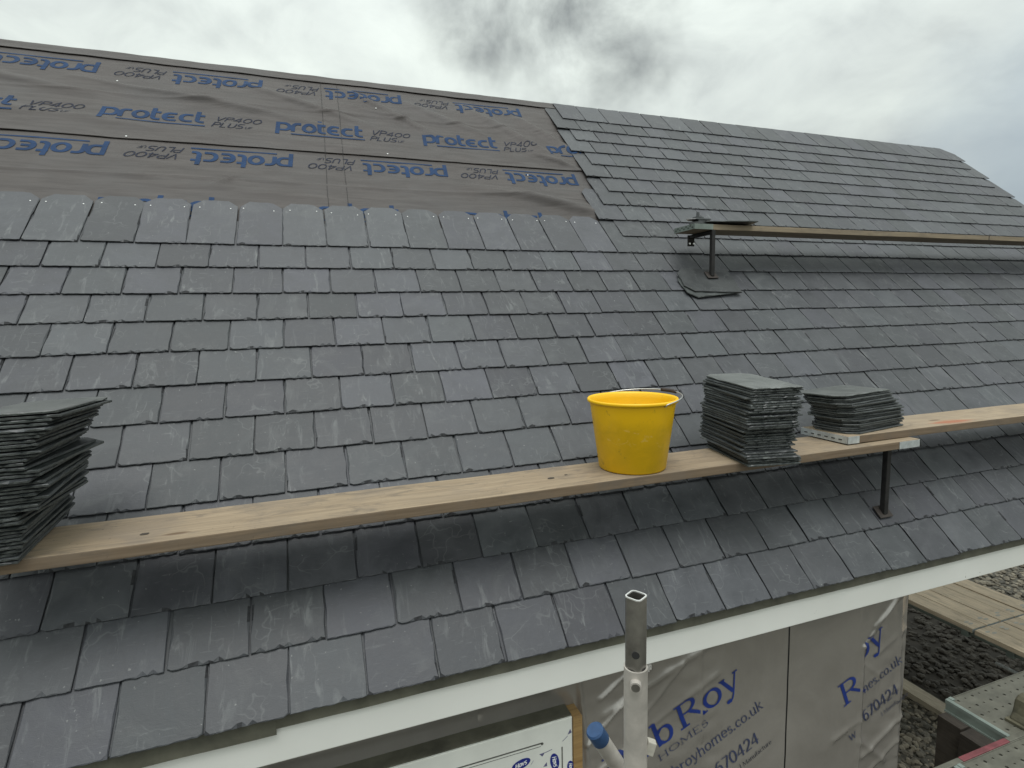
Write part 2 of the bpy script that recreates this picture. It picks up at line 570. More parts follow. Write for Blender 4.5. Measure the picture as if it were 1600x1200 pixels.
M_WIRE = simple('galvanised_wire', (0.62, 0.62, 0.60), 0.35, 0.8, 0.1)


def fascia_material():
    mt, t, b = mat_new('white_fascia_upvc')
    v = coords(t)
    c = mixc(t, rmp(t, nz(t, v, 1.7, 5, 0.6), [(0.35, g3(0)), (0.75, g3(1))]), (0.78, 0.785, 0.755), (0.72, 0.725, 0.69))
    sp = rmp(t, nz(t, coords(t, scale=(1, 1, 0.6)), 55, 3, 0.6), [(0.735, g3(0)), (0.75, g3(1))])
    gate = rmp(t, nz(t, v, 1.3, 2, 0.5), [(0.54, g3(0)), (0.62, g3(1))])
    c = mixc(t, mth(t, 'MULTIPLY', mth(t, 'MULTIPLY', sp, gate), 0.8), c, (0.10, 0.09, 0.08))
    set_col(t, b, c)
    b.inputs['Roughness'].default_value = 0.38
    return mt


M_FASCIA = fascia_material()


def membrane_material():
    mt, t, b = mat_new('roof_membrane')
    v = coords(t)
    vs_ = coords(t, scale=(1.2, 9, 4))
    c = mixc(t, rmp(t, nz(t, vs_, 2.6, 6, 0.62, 0.6), [(0.32, g3(0)), (0.7, g3(1))]), (0.056, 0.049, 0.047), (0.088, 0.079, 0.076))
    c = mixc(t, mth(t, 'MULTIPLY', rmp(t, nz(t, v, 1.6, 5, 0.6), [(0.45, g3(0)), (0.7, g3(1))]), 0.5), c, (0.078, 0.076, 0.078))
    set_col(t, b, c)
    b.inputs['Roughness'].default_value = 0.52
    b.inputs['Specular IOR Level'].default_value = 0.2
    h = mth(t, 'ADD', mth(t, 'MULTIPLY', nz(t, coords(t, scale=(3, 22, 4)), 2.4, 5, 0.6, 1.0), 1.0), mth(t, 'MULTIPLY', nz(t, v, 160, 2, 0.5), 0.06))
    bump(t, b, h, 0.30, 0.006)
    return mt


M_MEMB = membrane_material()


def foil_material():
    mt, t, b = mat_new('wall_foil_membrane')
    v = coords(t)
    c = mixc(t, rmp(t, nz(t, v, 2.4, 5, 0.6, 0.5), [(0.35, g3(0)), (0.7, g3(1))]), (0.37, 0.347, 0.325), (0.46, 0.435, 0.41))
    set_col(t, b, c)
    b.inputs['Roughness'].default_value = 0.23
    b.inputs['Metallic'].default_value = 0.6
    bump(t, b, nz(t, coords(t, scale=(1, 1, 0.7)), 5.0, 4, 0.55, 0.8), 0.35, 0.012)
    return mt


M_FOIL = foil_material()


def bucket_material():
    mt, t, b = mat_new('yellow_bucket_plastic')
    v = coords(t)
    z = t.nodes.new('ShaderNodeSeparateXYZ')
    t.links.new(t.nodes.new('ShaderNodeTexCoord').outputs['Object'], z.inputs[0])
    c = mixc(t, rmp(t, nz(t, v, 3.0, 4, 0.6), [(0.4, g3(0)), (0.7, g3(1))]), (0.85, 0.50, 0.001), (0.80, 0.475, 0.002))
    zz = mth(t, 'ADD', z.outputs[2], mth(t, 'MULTIPLY', mth(t, 'SUBTRACT', nz(t, v, 6.5, 5, 0.6), 0.5), 0.20))
    grime = rmp(t, zz, [(0.02, g3(0.75)), (0.14, g3(0.9)), (0.19, g3(1.0)), (0.24, g3(0.0))])
    gn = rmp(t, nz(t, v, 13.0, 6, 0.65, 0.6), [(0.30, g3(0.35)), (0.62, g3(1))])
    c = mixc(t, mth(t, 'MULTIPLY', mth(t, 'MULTIPLY', grime, gn), 0.45), c, (0.46, 0.29, 0.004))
    band = rmp(t, z.outputs[2], [(0.10, g3(0)), (0.15, g3(1)), (0.19, g3(1)), (0.22, g3(0))])
    sc2 = rmp(t, nz(t, coords(t, scale=(1, 1, 1.6)), 24.0, 5, 0.6, 0.8), [(0.60, g3(0)), (0.66, g3(1))])
    c = mixc(t, mth(t, 'MULTIPLY', mth(t, 'MULTIPLY', band, sc2), 0.75), c, (0.78, 0.52, 0.10))
    dk = rmp(t, nz(t, v, 17.0, 6, 0.7), [(0.61, g3(0)), (0.70, g3(1))])
    c = mixc(t, mth(t, 'MULTIPLY', dk, 0.55), c, (0.16, 0.10, 0.025))
    set_col(t, b, c)
    b.inputs['Roughness'].default_value = 0.42
    b.inputs['Subsurface Weight'].default_value = 0.0
    bump(t, b, nz(t, v, 40, 4, 0.6), 0.12, 0.002)
    return mt


M_BUCKET = bucket_material()


def gravel_material():
    mt, t, b = mat_new('gravel_stone')
    rnd = t.nodes.new('ShaderNodeNewGeometry').outputs['Random Per Island']
    c = rmp(t, rnd, [(0, (0.06, 0.056, 0.045)), (0.3, (0.105, 0.097, 0.078)), (0.6, (0.165, 0.142, 0.105)), (0.85, (0.24, 0.215, 0.165)), (1, (0.10, 0.088, 0.07))])
    c = mixc(t, 1.0, c, rmp(t, nz(t, coords(t), 40, 4, 0.6), [(0.3, g3(0.8)), (0.7, g3(1.15))]), 'MULTIPLY')
    set_col(t, b, c)
    b.inputs['Roughness'].default_value = 0.8
    return mt


M_GRAVEL = gravel_material()
M_SOIL = simple('shade_dark_soil', (0.035, 0.03, 0.024), 0.95, 0.0, 0.4, 7, 0.8)  # ground colour darkened for the shade beneath the platform
M_DARKSTONE = simple('shade_dark_stone', (0.048, 0.041, 0.032), 0.8, 0.0, 0.4, 6, 0.5)  # stones darkened for that same shade


# ------------------------------------------------------------------ ground
mesh('ground', [(-300, -300, -2.5), (300, -300, -2.5), (300, 300, -2.5), (-300, 300, -2.5)], [(0, 1, 2, 3)],
     simple('gravel_ground', (0.085, 0.08, 0.065), 0.95, 0.0, 0.5, 14, 0.9))['kind'] = 'structure'
mesh('shaded_soil', [(6.18, -1.5, -2.494), (9.0, -1.5, -2.494), (9.0, 4.2, -2.494), (6.18, 4.2, -2.494)], [(0, 1, 2, 3)], M_SOIL)['kind'] = 'structure'

ICO = bmesh.new()
bmesh.ops.create_icosphere(ICO, subdivisions=1, radius=1)
ICO_V = [v.co.copy() for v in ICO.verts]
ICO_F = [[v.index for v in f.verts] for f in ICO.faces]
ICO.free()


def stones(name, areas, mat):
    vv, ff = [], []
    for (x0, x1, y0, y1, n, r0, r1) in areas:
        for _ in range(n):
            c = Vector((random.uniform(x0, x1), random.uniform(y0, y1), 0))
            r = random.uniform(r0, r1)
            c.z = -2.5 + r * random.uniform(0.05, 0.7)
            e = Matrix.Rotation(random.uniform(0, 6.3), 3, 'Z') @ Matrix.Rotation(random.uniform(-.5, .5), 3, 'X')
            sx, sy, sz = random.uniform(.8, 1.4), random.uniform(.6, 1.1), random.uniform(.4, .75)
            b = len(vv)
            for p in ICO_V:
                k = random.uniform(0.85, 1.15) * r
                vv.append(c + e @ Vector((p.x * sx * k, p.y * sy * k, p.z * sz * k)))
            ff += [[b + i for i in q] for q in ICO_F]
    o = mesh(name, vv, ff, mat)
    o['kind'] = 'stuff'
    return o


stones('gravel', [(4.3, 6.0, 0.2, 2.4, 3600, .014, .034), (9.0, 13.5, 1.6, 5.2, 6500, .02, .045)], M_GRAVEL)
stones('shaded_gravel', [(6.2, 9.0, 0.0, 3.6, 3200, .018, .05)], M_DARKSTONE)

# ------------------------------------------------------------------ house
TH = R(44.5)
W, G, SL, T = 0.253, 0.2074, 0.46, 0.0096
house = empty('house')
tag(house, 'single storey house with half slated grey roof, white fascia and foil wrapped wall', 'house')

TOPN = 3 * T
roofM = Matrix.Rotation(TH, 4, 'X')
roof_loc = roofM @ Vector((0, 0, -TOPN))
RIDGE = 23.6 * G


def Wr(u, v, n):
    """roof coordinates (n measured from the slate tails' top plane) -> world"""
    return roofM @ Vector((u, v, n))


def project(p):
    d = Vector(p) - CW
    q = [sum(RWM[i][k] * d[k] for k in range(3)) for i in range(3)]
    if q[2] < 0.05:
        return None
    return (q[0] / q[2] * FPX + 800, q[1] / q[2] * FPX + 600)


# sarking deck, two slopes
b = MB()
b.box(-2.6, 8.62, 0.05, RIDGE - 0.02, -0.060, -0.040)
roof = b.build('roof', M_SARK, house)
roof.matrix_local = Matrix.Translation(roof_loc) @ roofM
top = Wr(0, RIDGE, -TOPN)
b = MB()
back = [(-2.6, top.y + .012, top.z - 0.03), (3.9, top.y + .012, top.z - 0.03), (3.9, top.y + 3.5, top.z - 3.5), (-2.6, top.y + 3.5, top.z - 3.5)]  # cut short of the gable so that light reaches the lower deck
b.add([Vector(p) for p in back] + [Vector(p) - Vector((0, .02, .02)) for p in back],
      [(0, 1, 2, 3), (7, 6, 5, 4), (0, 4, 5, 1), (1, 5, 6, 2), (2, 6, 7, 3), (3, 7, 4, 0)])
b.build('back_roof_slope', M_MEMB, house)


# --------- slates
def slate_mesh(seed, w=0.2470, Ls=SL, sh=0.058, name='slate', chips=1.0, right_sh=None, t=T - .0028):
    rs = random.Random(seed)
    pts = []          # (x, y, nx, ny, inset, zfrac)
    nt_ = 17
    cut_l = rs.choice([0, 0, 0, 0, 0.002, 0.006]) * chips
    cut_r = rs.choice([0, 0, 0, 0, 0.002, 0.006]) * chips
    for i in range(nt_):
        f = i / (nt_ - 1)
        x = -w / 2 + w * f
        y = rs.gauss(0, 0.0008)
        if i == 0:
            y += cut_l
        if i == nt_ - 1:
            y += cut_r
        big = rs.random() < 0.20
        ins = rs.uniform(.007, .016) if big else rs.uniform(.001, .004)
        pts.append((x, y - (.0 if not big else -.0015), 0, 1, ins * chips, rs.uniform(.1, .4) if big else rs.uniform(.5, .9)))
    shr = sh if right_sh is None else right_sh
    for i in range(1, 8):
        y = (Ls - shr) * i / 7
        big = rs.random() < 0.16
        pts.append((w / 2 + rs.gauss(0, .0007), y, -1, 0, rs.uniform(.004, .010) * chips if big else rs.uniform(.0008, .0025), rs.uniform(.1, .4) if big else rs.uniform(.5, .9)))
    pts.append((w / 2 - shr * 0.92, Ls + rs.gauss(0, .003), -.5, -.8, .002, .7))
    for i in range(1, 4):
        pts.append((w / 2 - shr * .92 - (w - .92 * (sh + shr)) * i / 4, Ls + rs.gauss(0, .002), 0, -1, rs.uniform(.001, .003), .7))
    pts.append((-w / 2 + sh * 0.92, Ls + rs.gauss(0, .003), .5, -.8, .002, .7))
    for i in range(7, 0, -1):
        y = (Ls - sh) * i / 7
        big = rs.random() < 0.16
        pts.append((-w / 2 + rs.gauss(0, .0007), y, 1, 0, rs.uniform(.004, .010) * chips if big else rs.uniform(.0008, .0025), rs.uniform(.1, .4) if big else rs.uniform(.5, .9)))
    n = len(pts)
    v = []
    for (x, y, nx, ny, ins, zf) in pts:
        v.append((x + nx * .001, y + ny * .001, 0))
    for (x, y, nx, ny, ins, zf) in pts:
        v.append((x, y, t * zf))
    for k, (x, y, nx, ny, ins, zf) in enumerate(pts):
        ax = nx * ins + (0.003 if k == 0 else -0.003 if k == nt_ - 1 else 0)
        v.append((x + ax, y + ny * ins, t))
    f = [list(reversed(range(n)))]
    for a in (0, n):
        for i in range(n):
            j = (i + 1) % n
            f.append([a + i, a + j, a + n + j, a + n + i])
    f.append([2 * n + i for i in range(n)])
    edge = [0] + [1] * n + [2 if (pts[i][4] > .0062 and pts[(i + 1) % n][4] > .003) else 0 for i in range(n)] + [0]
    return v, f, edge


VAR, VARSHORT = [], []
for s_ in range(14):
    VAR.append(slate_mesh(100 + s_))
for s_ in range(5):
    VARSHORT.append(slate_mesh(300 + s_, Ls=1.62 * G, sh=0.006))
LASTTOP = slate_mesh(400, Ls=1.62 * G, sh=0.006, right_sh=0.15)


def to_me(vf, name, mat):
    me = bpy.data.meshes.new(name)
    me.from_pydata(vf[0], [], vf[1])
    me.update()
    me.materials.append(mat)
    me.materials.append(M_EDGE if mat is M_SLATE else M_STACKEDGE)
    me.materials.append(M_CHIP if mat is M_SLATE else M_STACKEDGE)
    me.polygons.foreach_set('material_index', vf[2])
    return me


ME_VAR = [to_me(x, 'slate', M_SLATE) for x in VAR]
ME_SHORT = [to_me(x, 'slate', M_SLATE) for x in VARSHORT]
ME_LAST = to_me(LASTTOP, 'slate', M_SLATE)

left_joint = {r: (-8 if r % 2 == 0 else -8.5) for r in range(13)}
left_joint.update({13: 11.5, 14: 11, 15: 11.5, 16: 12, 17: 11.5, 18: 12, 19: 11.5, 20: 12, 21: 11.5, 22: 12})
tilt = math.atan2(2 * T, 2 * G)
slates = []
rs = random.Random(5)
for r in range(23):
    j = left_joint[r]
    row_dv = rs.gauss(0, .0018)
    while j < 34.2:
        last = j + 1 > 34.2
        x = (j + .5) * W
        if r == 22:
            if last:
                me, vf = ME_LAST, LASTTOP
            else:
                q = rs.randrange(5)
                me, vf = ME_SHORT[q], VARSHORT[q]
        else:
            q = rs.randrange(14)
            me, vf = ME_VAR[q], VAR[q]
        lift = rs.random() ** 4 * 0.004
        M4 = (Matrix.Translation((x + rs.gauss(0, .0012), r * G + row_dv + rs.gauss(0, .0016), 2 * T + rs.uniform(0, .0012)))
              @ Matrix.Rotation(rs.gauss(0, R(.32)), 4, 'Z') @ Matrix.Rotation(-tilt - lift, 4, 'X') @ Matrix.Rotation(rs.gauss(0, .003), 4, 'Y'))
        # size in the picture of what the courses above leave open
        ext = 2.2 * G if (r == 12 and j < 11) else G
        cs = [project(Wr(x + a, r * G + c, 0)) for a, c in ((-W / 2, 0), (W / 2, 0), (W / 2, ext), (-W / 2, ext))]
        area = 0
        if all(cs):
            cl = [(min(max(px, 0), 1600), min(max(py, 0), 1200)) for px, py in cs]
            area = abs(sum(cl[i][0] * cl[(i + 1) % 4][1] - cl[(i + 1) % 4][0] * cl[i][1] for i in range(4))) / 2
        slates.append((area, M4, me, vf))
        j += 1
slates.sort(key=lambda s: -s[0])
for area, M4, me, vf in slates[:300]:
    o = bpy.data.objects.new('slate', me)
    link(o, roof)
    o.matrix_local = M4
b = MB()
edges_ = []
for area, M4, me, vf in slates[300:]:
    b.add([M4 @ Vector(p) for p in vf[0]], vf[1])
    edges_ += vf[2]
vf_u = slate_mesh(777, Ls=.30, sh=.01)
for k in range(-9, 35):
    Mu = Matrix.Translation(((k + .0) * W, .004, T)) @ Matrix.Rotation(-tilt, 4, 'X')
    b.add([Mu @ Vector(p) for p in vf_u[0]], vf_u[1])
    edges_ += vf_u[2]
so = b.build('far_slate', M_SLATE, roof)
so.data.materials.append(M_EDGE)
so.data.materials.append(M_CHIP)
so.data.polygons.foreach_set('material_index', edges_)
so['kind'] = 'stuff'

# nails at the shoulders of the open course
b = MB()
b.tube((0, 0, -.004), (0, 0, .0012), .0034, 10, r2=.0038)
b.tube((0, 0, .0012), (0, 0, .0022), .0038, 10, r2=.002)
nail0 = None
for k in range(-8, 11):
    for sx in (-.088, .086):
        o = b.build('nail', M_NAIL, roof) if nail0 is None else link(bpy.data.objects.new('nail', nail0.data), roof)
        nail0 = nail0 or o
        o.location = ((k + .5) * W + sx + random.gauss(0, .006), 12 * G + .375 + random.gauss(0, .006), 2 * T - .375 * math.tan(tilt) + T - .0028 + .0010)


# --------- membrane
def seg_d(u, v, s):
    u0, v0, u1, v1 = s
    du, dv = u1 - u0, v1 - v0
    l2 = du * du + dv * dv
    t_ = max(0, min(1, ((u - u0) * du + (v - v0) * dv) / l2))
    return math.hypot(u - u0 - t_ * du, v - v0 - t_ * dv), t_


CREASES = [  # u0 v0 u1 v1 width height
    (-.9, 4.45, .55, 4.12, .03, .009), (-.35, 4.30, .9, 4.02, .05, .010), (0.2, 4.62, 1.25, 4.05, .045, .012),
    (1.02, 4.70, 1.75, 3.98, .04, .013), (1.45, 4.62, 2.2, 4.05, .05, .012), (2.05, 4.60, 2.75, 3.78, .06, .016),
    (2.5, 4.55, 2.95, 3.95, .05, .014), (1.0, 4.42, 1.5, 4.25, .03, .008), (-1.9, 4.5, -.7, 4.2, .05, .009),
    (-2.2, 4.22, 3.2, 4.27, .010, .0045), (-2.2, 3.215, 3.2, 3.20, .009, .0042), (-2.2, 4.05, .2, 3.75, .05, .006),
    (1.6, 3.33, 3.0, 3.05, .06, .012), (2.2, 3.22, 2.95, 2.95, .05, .012), (0.1, 3.12, .22, 3.26, .014, .007),
    (-.2, 3.15, .9, 3.02, .05, .006), (2.45, 3.9, 2.9, 3.66, .03, .010), (.3, 3.82, 1.2, 3.70, .04, .006),
]


def hmem(u, v):
    h = 0.006 * noise.noise((u * 1.6, v * 3.2, 0.3)) + 0.0035 * noise.noise((u * 4.0 + 2 * v, v * 9 - u * 2, 4.1)) + .0012 * noise.noise((u * 13, v * 24, 7.7))
    for u0, v0, u1, v1, w, a in CREASES:
        d, t_ = seg_d(u, v, (u0, v0, u1, v1))
        if d < 3 * w:
            h += 2.4 * a * math.exp(-(d / w) ** 2) * (math.sin(math.pi * min(max(t_, .04), .96)) ** .5)
    return h


def sheet(u0, u1, vlo, vhi, base, du, dv, edge_lift=0.0, over=False):
    nu = int((u1 - u0) / du)
    nv = int((vhi - vlo) / dv)
    V, F = [], []
    for j in range(nv + 1):
        for i in range(nu + 1):
            u = u0 + (u1 - u0) * i / nu
            f = j / nv
            ve = vlo + .008 * noise.noise((u * .9, vlo * 3, 2.0)) + .003 * noise.noise((u * 5, vlo, 9.0))
            v = ve + (vhi - ve) * f
            d = v - ve
            lift = edge_lift * math.exp(-d / .03) * (0.55 + 0.9 * max(0, noise.noise((u * 1.7, vlo * 2, 5.5))) + .3 * noise.noise((u * 6, vlo, 1.5)))
            V.append((u, v, base + hmem(u, v) + lift))
    for j in range(nv):
        for i in range(nu):
            a = j * (nu + 1) + i
            F.append([a, a + 1, a + nu + 2, a + nu + 1])
    for i in range(nu + 1):          # turned-under lower edge gives the sheet its thickness
        p = V[i]
        V.append((p[0], p[1] + .004, p[2] - .004))
    b0 = len(V) - nu - 1
    for i in range(nu):
        F.append([b0 + i, b0 + i + 1, i + 1, i])
    return V, F


MB_LOW, MB_UP, MB_RIDGE = -.006, -.001, .005
for nm, args in (('membrane_sheet', (-2.5, 3.3, 2.45, 3.72, MB_LOW, .025, .012, .0)),
                 ('membrane_sheet', (-2.5, 3.2, 3.632, 4.86, MB_UP, .025, .012, .0045))):
    V, F = sheet(*args)
    mesh(nm, V, F, M_MEMB, roof, True)
# ridge capping strip folded over to the far slope
V, F = sheet(-2.5, 3.18, 4.782, RIDGE + .004, MB_RIDGE, .025, .012, .006)
nu = int((3.18 + 2.5) / .025)
nv = int((RIDGE + .004 - 4.782) / .012)
lastrow = [V[nv * (nu + 1) + i] for i in range(nu + 1)]
bi = len(V)
for k in range(1, 4):
    for p in lastrow:
        q = 1.57 * k / 3
        V.append((p[0], p[1] + .03 * math.sin(q), p[2] - .03 * (1 - math.cos(q)) - (.25 if k == 3 else 0)))
prev = nv * (nu + 1)
for k in range(3):
    cur = bi + k * (nu + 1)
    for i in range(nu):
        F.append([prev + i, prev + i + 1, cur + i + 1, cur + i])
    prev = cur
mesh('ridge_membrane', V, F, M_MEMB, roof, True)

# loose cords lying over the membrane
for (ua, va, ub, vb) in ((.826, 4.80, .795, 2.96), (.962, 4.81, .918, 2.95)):
    pts = []
    for i in range(40):
        f = i / 39
        u, v = ua + (ub - ua) * f + .006 * noise.noise((f * 5, ua * 7, 0)), va + (vb - va) * f
        pts.append((u, v, (MB_UP if v > 3.64 else MB_LOW) + hmem(u, v) + .002 + (.006 if abs(v - 3.65) < .03 else 0)))
    b = MB()
    b.sweep(pts, .0017, 6)
    b.build('cord', M_BLACKSTEEL, roof)
# clout nails along the laps
b = None
for i in range(6):
    v = random.choice([3.66, 3.66, 4.55, 3.5, 4.4])
    u = -2 + 5 * random.random()
    base = MB_UP if v > 3.64 else MB_LOW
    bb = MB()
    bb.tube((0, 0, -.002), (0, 0, .0025), .0055, 8)
    if b is None:
        b = bb.build('clout_nail', M_NAIL, roof)
        o = b
    else:
        o = link(bpy.data.objects.new('clout_nail', b.data), roof)
    o.location = (u, v + random.uniform(-.01, .02), base + hmem(u, v) + .003)


# ------------------------------------------------------------------ lettering: pen strokes turned into ribbons
def arc(cx, cy, rx, ry, a0, a1, n=14):
    return [(cx + rx * math.cos(R(a0 + (a1 - a0) * i / n)), cy + ry * math.sin(R(a0 + (a1 - a0) * i / n))) for i in range(n + 1)]


def serif(x, y, w=.16):
    return ('s', [(x - w, y), (x + w, y)])


# each glyph: (advance, [strokes]); stroke = ('m', pts) contrast pen / ('s', pts) thin
SERIF = {
    'R': (.86, [('m', [(.17, .02), (.17, .98)]), ('m', [(.17, .97), (.40, .97)] + arc(.40, .735, .24, .235, 90, -90, 12) + [(.17, .50)]), ('m', [(.42, .50), (.84, .02)]), serif(.17, .02, .15), ('s', [(.02, .98), (.2, .98)]), ('s', [(.76, .02), (.94, .02)])]),
    'o': (.68, [('m', arc(.34, .33, .25, .31, 90, 450, 24))]),
    'b': (.70, [('m', [(.14, .02), (.14, 1.0)]), ('m', arc(.36, .33, .23, .31, 150, -150, 20)), ('s', [(.0, .98), (.16, 1.0)])]),
    'y': (.62, [('m', [(.08, .64), (.32, .02)]), ('t', [(.56, .64), (.30, -.10), (.22, -.25), (.12, -.30)]), ('m', arc(.11, -.27, .035, .035, 0, 360, 8)), serif(.09, .65, .10), serif(.56, .65, .09)]),
    'H': (.98, [('m', [(.17, 0), (.17, 1)]), ('m', [(.78, 0), (.78, 1)]), ('s', [(.17, .52), (.78, .52)]), serif(.17, .01, .13), serif(.17, .99, .13), serif(.78, .01, .13), serif(.78, .99, .13)]),
    'O': (1.0, [('m', arc(.5, .5, .40, .48, 90, 450, 26))]),
    'M': (1.18, [('t', [(.16, 0), (.20, 1)]), ('m', [(.20, 1), (.58, .06)]), ('t', [(.58, .06), (.96, 1)]), ('m', [(.97, 1), (1.01, 0)]), serif(.16, .01, .12), serif(1.0, .01, .13), ('s', [(.07, .99), (.2, .99)]), ('s', [(.96, .99), (1.1, .99)])]),
    'E': (.78, [('m', [(.17, 0), (.17, 1)]), ('s', [(.05, .99), (.66, .99), (.67, .84)]), ('s', [(.17, .52), (.54, .52)]), ('s', [(.05, .01), (.68, .01), (.71, .18)])]),
    'S': (.70, [('m', arc(.35, .75, .21, .23, 20, 230, 12) + arc(.35, .27, .24, .25, 65, -150, 12))]),
    'h': (.70, [('m', [(.14, 0), (.14, 1)]), ('m', [(.14, .45)] + arc(.36, .42, .20, .22, 165, 0, 8) + [(.56, 0)]), serif(.14, .01, .11), serif(.56, .01, .11), ('s', [(.02, .98), (.15, 1.)])]),
    'm': (1.06, [('m', [(.14, 0), (.14, .66)]), ('m', [(.14, .45)] + arc(.35, .43, .18, .21, 165, 0, 8) + [(.53, 0)]), ('m', [(.53, .45)] + arc(.73, .43, .18, .21, 165, 0, 8) + [(.91, 0)]), serif(.14, .01, .1), serif(.53, .01, .1), serif(.91, .01, .1)]),
    'n': (.70, [('m', [(.14, 0), (.14, .66)]), ('m', [(.14, .45)] + arc(.36, .42, .20, .22, 165, 0, 8) + [(.56, 0)]), serif(.14, .01, .11), serif(.56, .01, .11), ('s', [(.03, .64), (.15, .66)])]),
    'e': (.62, [('m', [(.08, .36), (.54, .36)] + arc(.32, .34, .235, .31, 5, 320, 18))]),
    's': (.52, [('m', arc(.26, .49, .15, .15, 20, 230, 10) + arc(.26, .17, .17, .16, 65, -150, 10))]),
    'c': (.58, [('m', arc(.33, .33, .24, .31, 40, 320, 18))]),
    'u': (.70, [('m', [(.13, .66), (.13, .22)] + arc(.34, .22, .21, .21, 180, 350, 8) + [(.55, .3)]), ('m', [(.55, .66), (.55, 0)]), ('s', [(.02, .65), (.14, .66)]), ('s', [(.44, .65), (.56, .66)]), ('s', [(.55, .01), (.67, .02)])]),
    'k': (.68, [('m', [(.14, 0), (.14, 1)]), ('t', [(.15, .27), (.52, .64)]), ('m', [(.28, .40), (.60, .01)]), serif(.14, .01, .11), serif(.5, .65, .1), serif(.6, .01, .09), ('s', [(.02, .98), (.15, 1.)])]),
    'w': (.92, [('m', [(.06, .65), (.26, .02)]), ('t', [(.26, .02), (.46, .62)]), ('m', [(.46, .62), (.66, .02)]), ('t', [(.66, .02), (.86, .65)]), serif(.07, .65, .09), serif(.86, .65, .08)]),
    'r': (.50, [('m', [(.14, 0), (.14, .66)]), ('m', [(.14, .4)] + arc(.34, .44, .18, .2, 160, 50, 6)), serif(.14, .01, .12), ('s', [(.03, .64), (.15, .66)])]),
    'a': (.60, [('m', arc(.28, .46, .18, .19, 160, 0, 8) + [(.46, .02)]), ('m', arc(.26, .19, .19, .18, 60, 320, 12)), ('s', [(.46, .02), (.56, .03)])]),
    'f': (.42, [('m', [(.17, 0), (.17, .78)] + arc(.34, .80, .17, .19, 180, 50, 6)), ('s', [(.03, .64), (.36, .64)]), serif(.17, .01, .11)]),
    't': (.44, [('m', [(.19, .88), (.19, .16)] + arc(.32, .15, .13, .14, 180, 300, 6)), ('s', [(.04, .64), (.38, .64)])]),
    'i': (.32, [('m', [(.15, 0), (.15, .66)]), ('m', arc(.15, .9, .03, .03, 0, 360, 8)), serif(.15, .01, .11)]),
    'l': (.32, [('m', [(.15, 0), (.15, 1)]), serif(.15, .01, .11), ('s', [(.03, .98), (.16, 1.)])]),
    'd': (.68, [('m', [(.54, 0), (.54, 1)]), ('m', arc(.31, .33, .23, .31, 30, 330, 20)), ('s', [(.42, .98), (.55, 1)])]),
    '.': (.32, [('m', arc(.14, .05, .045, .045, 0, 360, 8))]),
    '0': (.74, [('m', arc(.37, .5, .27, .47, 90, 450, 24))]),
    '2': (.70, [('m', arc(.34, .70, .24, .27, 165, -20, 10) + [(.46, .42), (.08, .03)]), ('m', [(.06, .04), (.64, .04)])]),
    '4': (.74, [('t', [(.50, .97), (.05, .30), (.70, .30)]), ('m', [(.50, .98), (.50, 0)])]),
    '6': (.72, [('m', [(.58, .93), (.42, .92)] + arc(.42, .34, .33, .58, 100, 180, 8)), ('m', arc(.36, .31, .25, .29, 90, 450, 20))]),
    '7': (.66, [('m', [(.06, .95), (.62, .95)]), ('m', [(.60, .94), (.24, 0)])]),
    ' ': (.36, []),
}
# plain wide lettering for the membrane logo and the italic product code
SANS = {
    'p': (1.00, [('m', [(.12, -.42), (.12, 1)]), ('m', [(.12, .90), (.56, .90)] + arc(.56, .5, .34, .40, 90, -90, 10) + [(.12, .10)])]),
    'r': (.72, [('m', [(.12, 0), (.12, .6)] + arc(.42, .6, .30, .30, 180, 90, 6) + [(.66, .90)])]),
    'o': (1.04, [('m', arc(.50, .5, .38, .40, 90, 450, 24))]),
    't': (.70, [('m', [(.16, 1.38), (.16, .34)] + arc(.42, .34, .26, .24, 180, 270, 6) + [(.60, .10)]), ('s', [(.0, .90), (.58, .90)])]),
    'e': (.98, [('m', [(.82, .90), (.46, .90)] + arc(.46, .5, .36, .40, 90, 270, 12) + [(.84, .10)]), ('s', [(.14, .50), (.70, .50)])]),
    'c': (.94, [('m', [(.80, .90), (.48, .90)] + arc(.48, .5, .36, .40, 90, 270, 12) + [(.82, .10)])]),
    'V': (.84, [('m', [(.06, 1), (.36, 0), (.76, 1)])]),
    'P': (.82, [('m', [(.10, 0), (.10, 1), (.50, 1)] + arc(.50, .76, .22, .24, 90, -90, 8) + [(.10, .52)])]),
    '4': (.84, [('m', [(.56, 0), (.56, 1), (.04, .30), (.76, .30)])]),
    '0': (.92, [('m', arc(.44, .5, .36, .48, 90, 450, 20))]),
    'L': (.74, [('m', [(.10, 1), (.10, 0), (.64, 0)])]),
    'U': (.88, [('m', [(.10, 1), (.10, .34)] + arc(.42, .34, .32, .34, 180, 360, 8) + [(.74, 1)])]),
    'S': (.80, [('m', [(.68, 1.0), (.34, 1.0)] + arc(.32, .76, .22, .24, 100, 250, 8) + arc(.44, .25, .24, .25, 80, -80, 8) + [(.06, 0)])]),
    'F': (.7, [('m', [(.10, 0), (.10, 1), (.62, 1)]), ('m', [(.10, .5), (.52, .5)])]),
    'H': (.9, [('m', [(.1, 0), (.1, 1)]), ('m', [(.72, 0), (.72, 1)]), ('m', [(.1, .5), (.72, .5)])]),
    'a': (.8, [('m', arc(.36, .36, .28, .34, 90, 450, 16)), ('m', [(.66, .72), (.66, 0)])]),
    'v': (.74, [('m', [(.06, .72), (.34, 0), (.64, .72)])]),
    's': (.66, [('m', [(.54, .72), (.28, .72)] + arc(.26, .54, .17, .18, 100, 250, 6) + arc(.34, .18, .18, .18, 80, -80, 6) + [(.06, 0)])]),
    ' ': (.4, []),
}


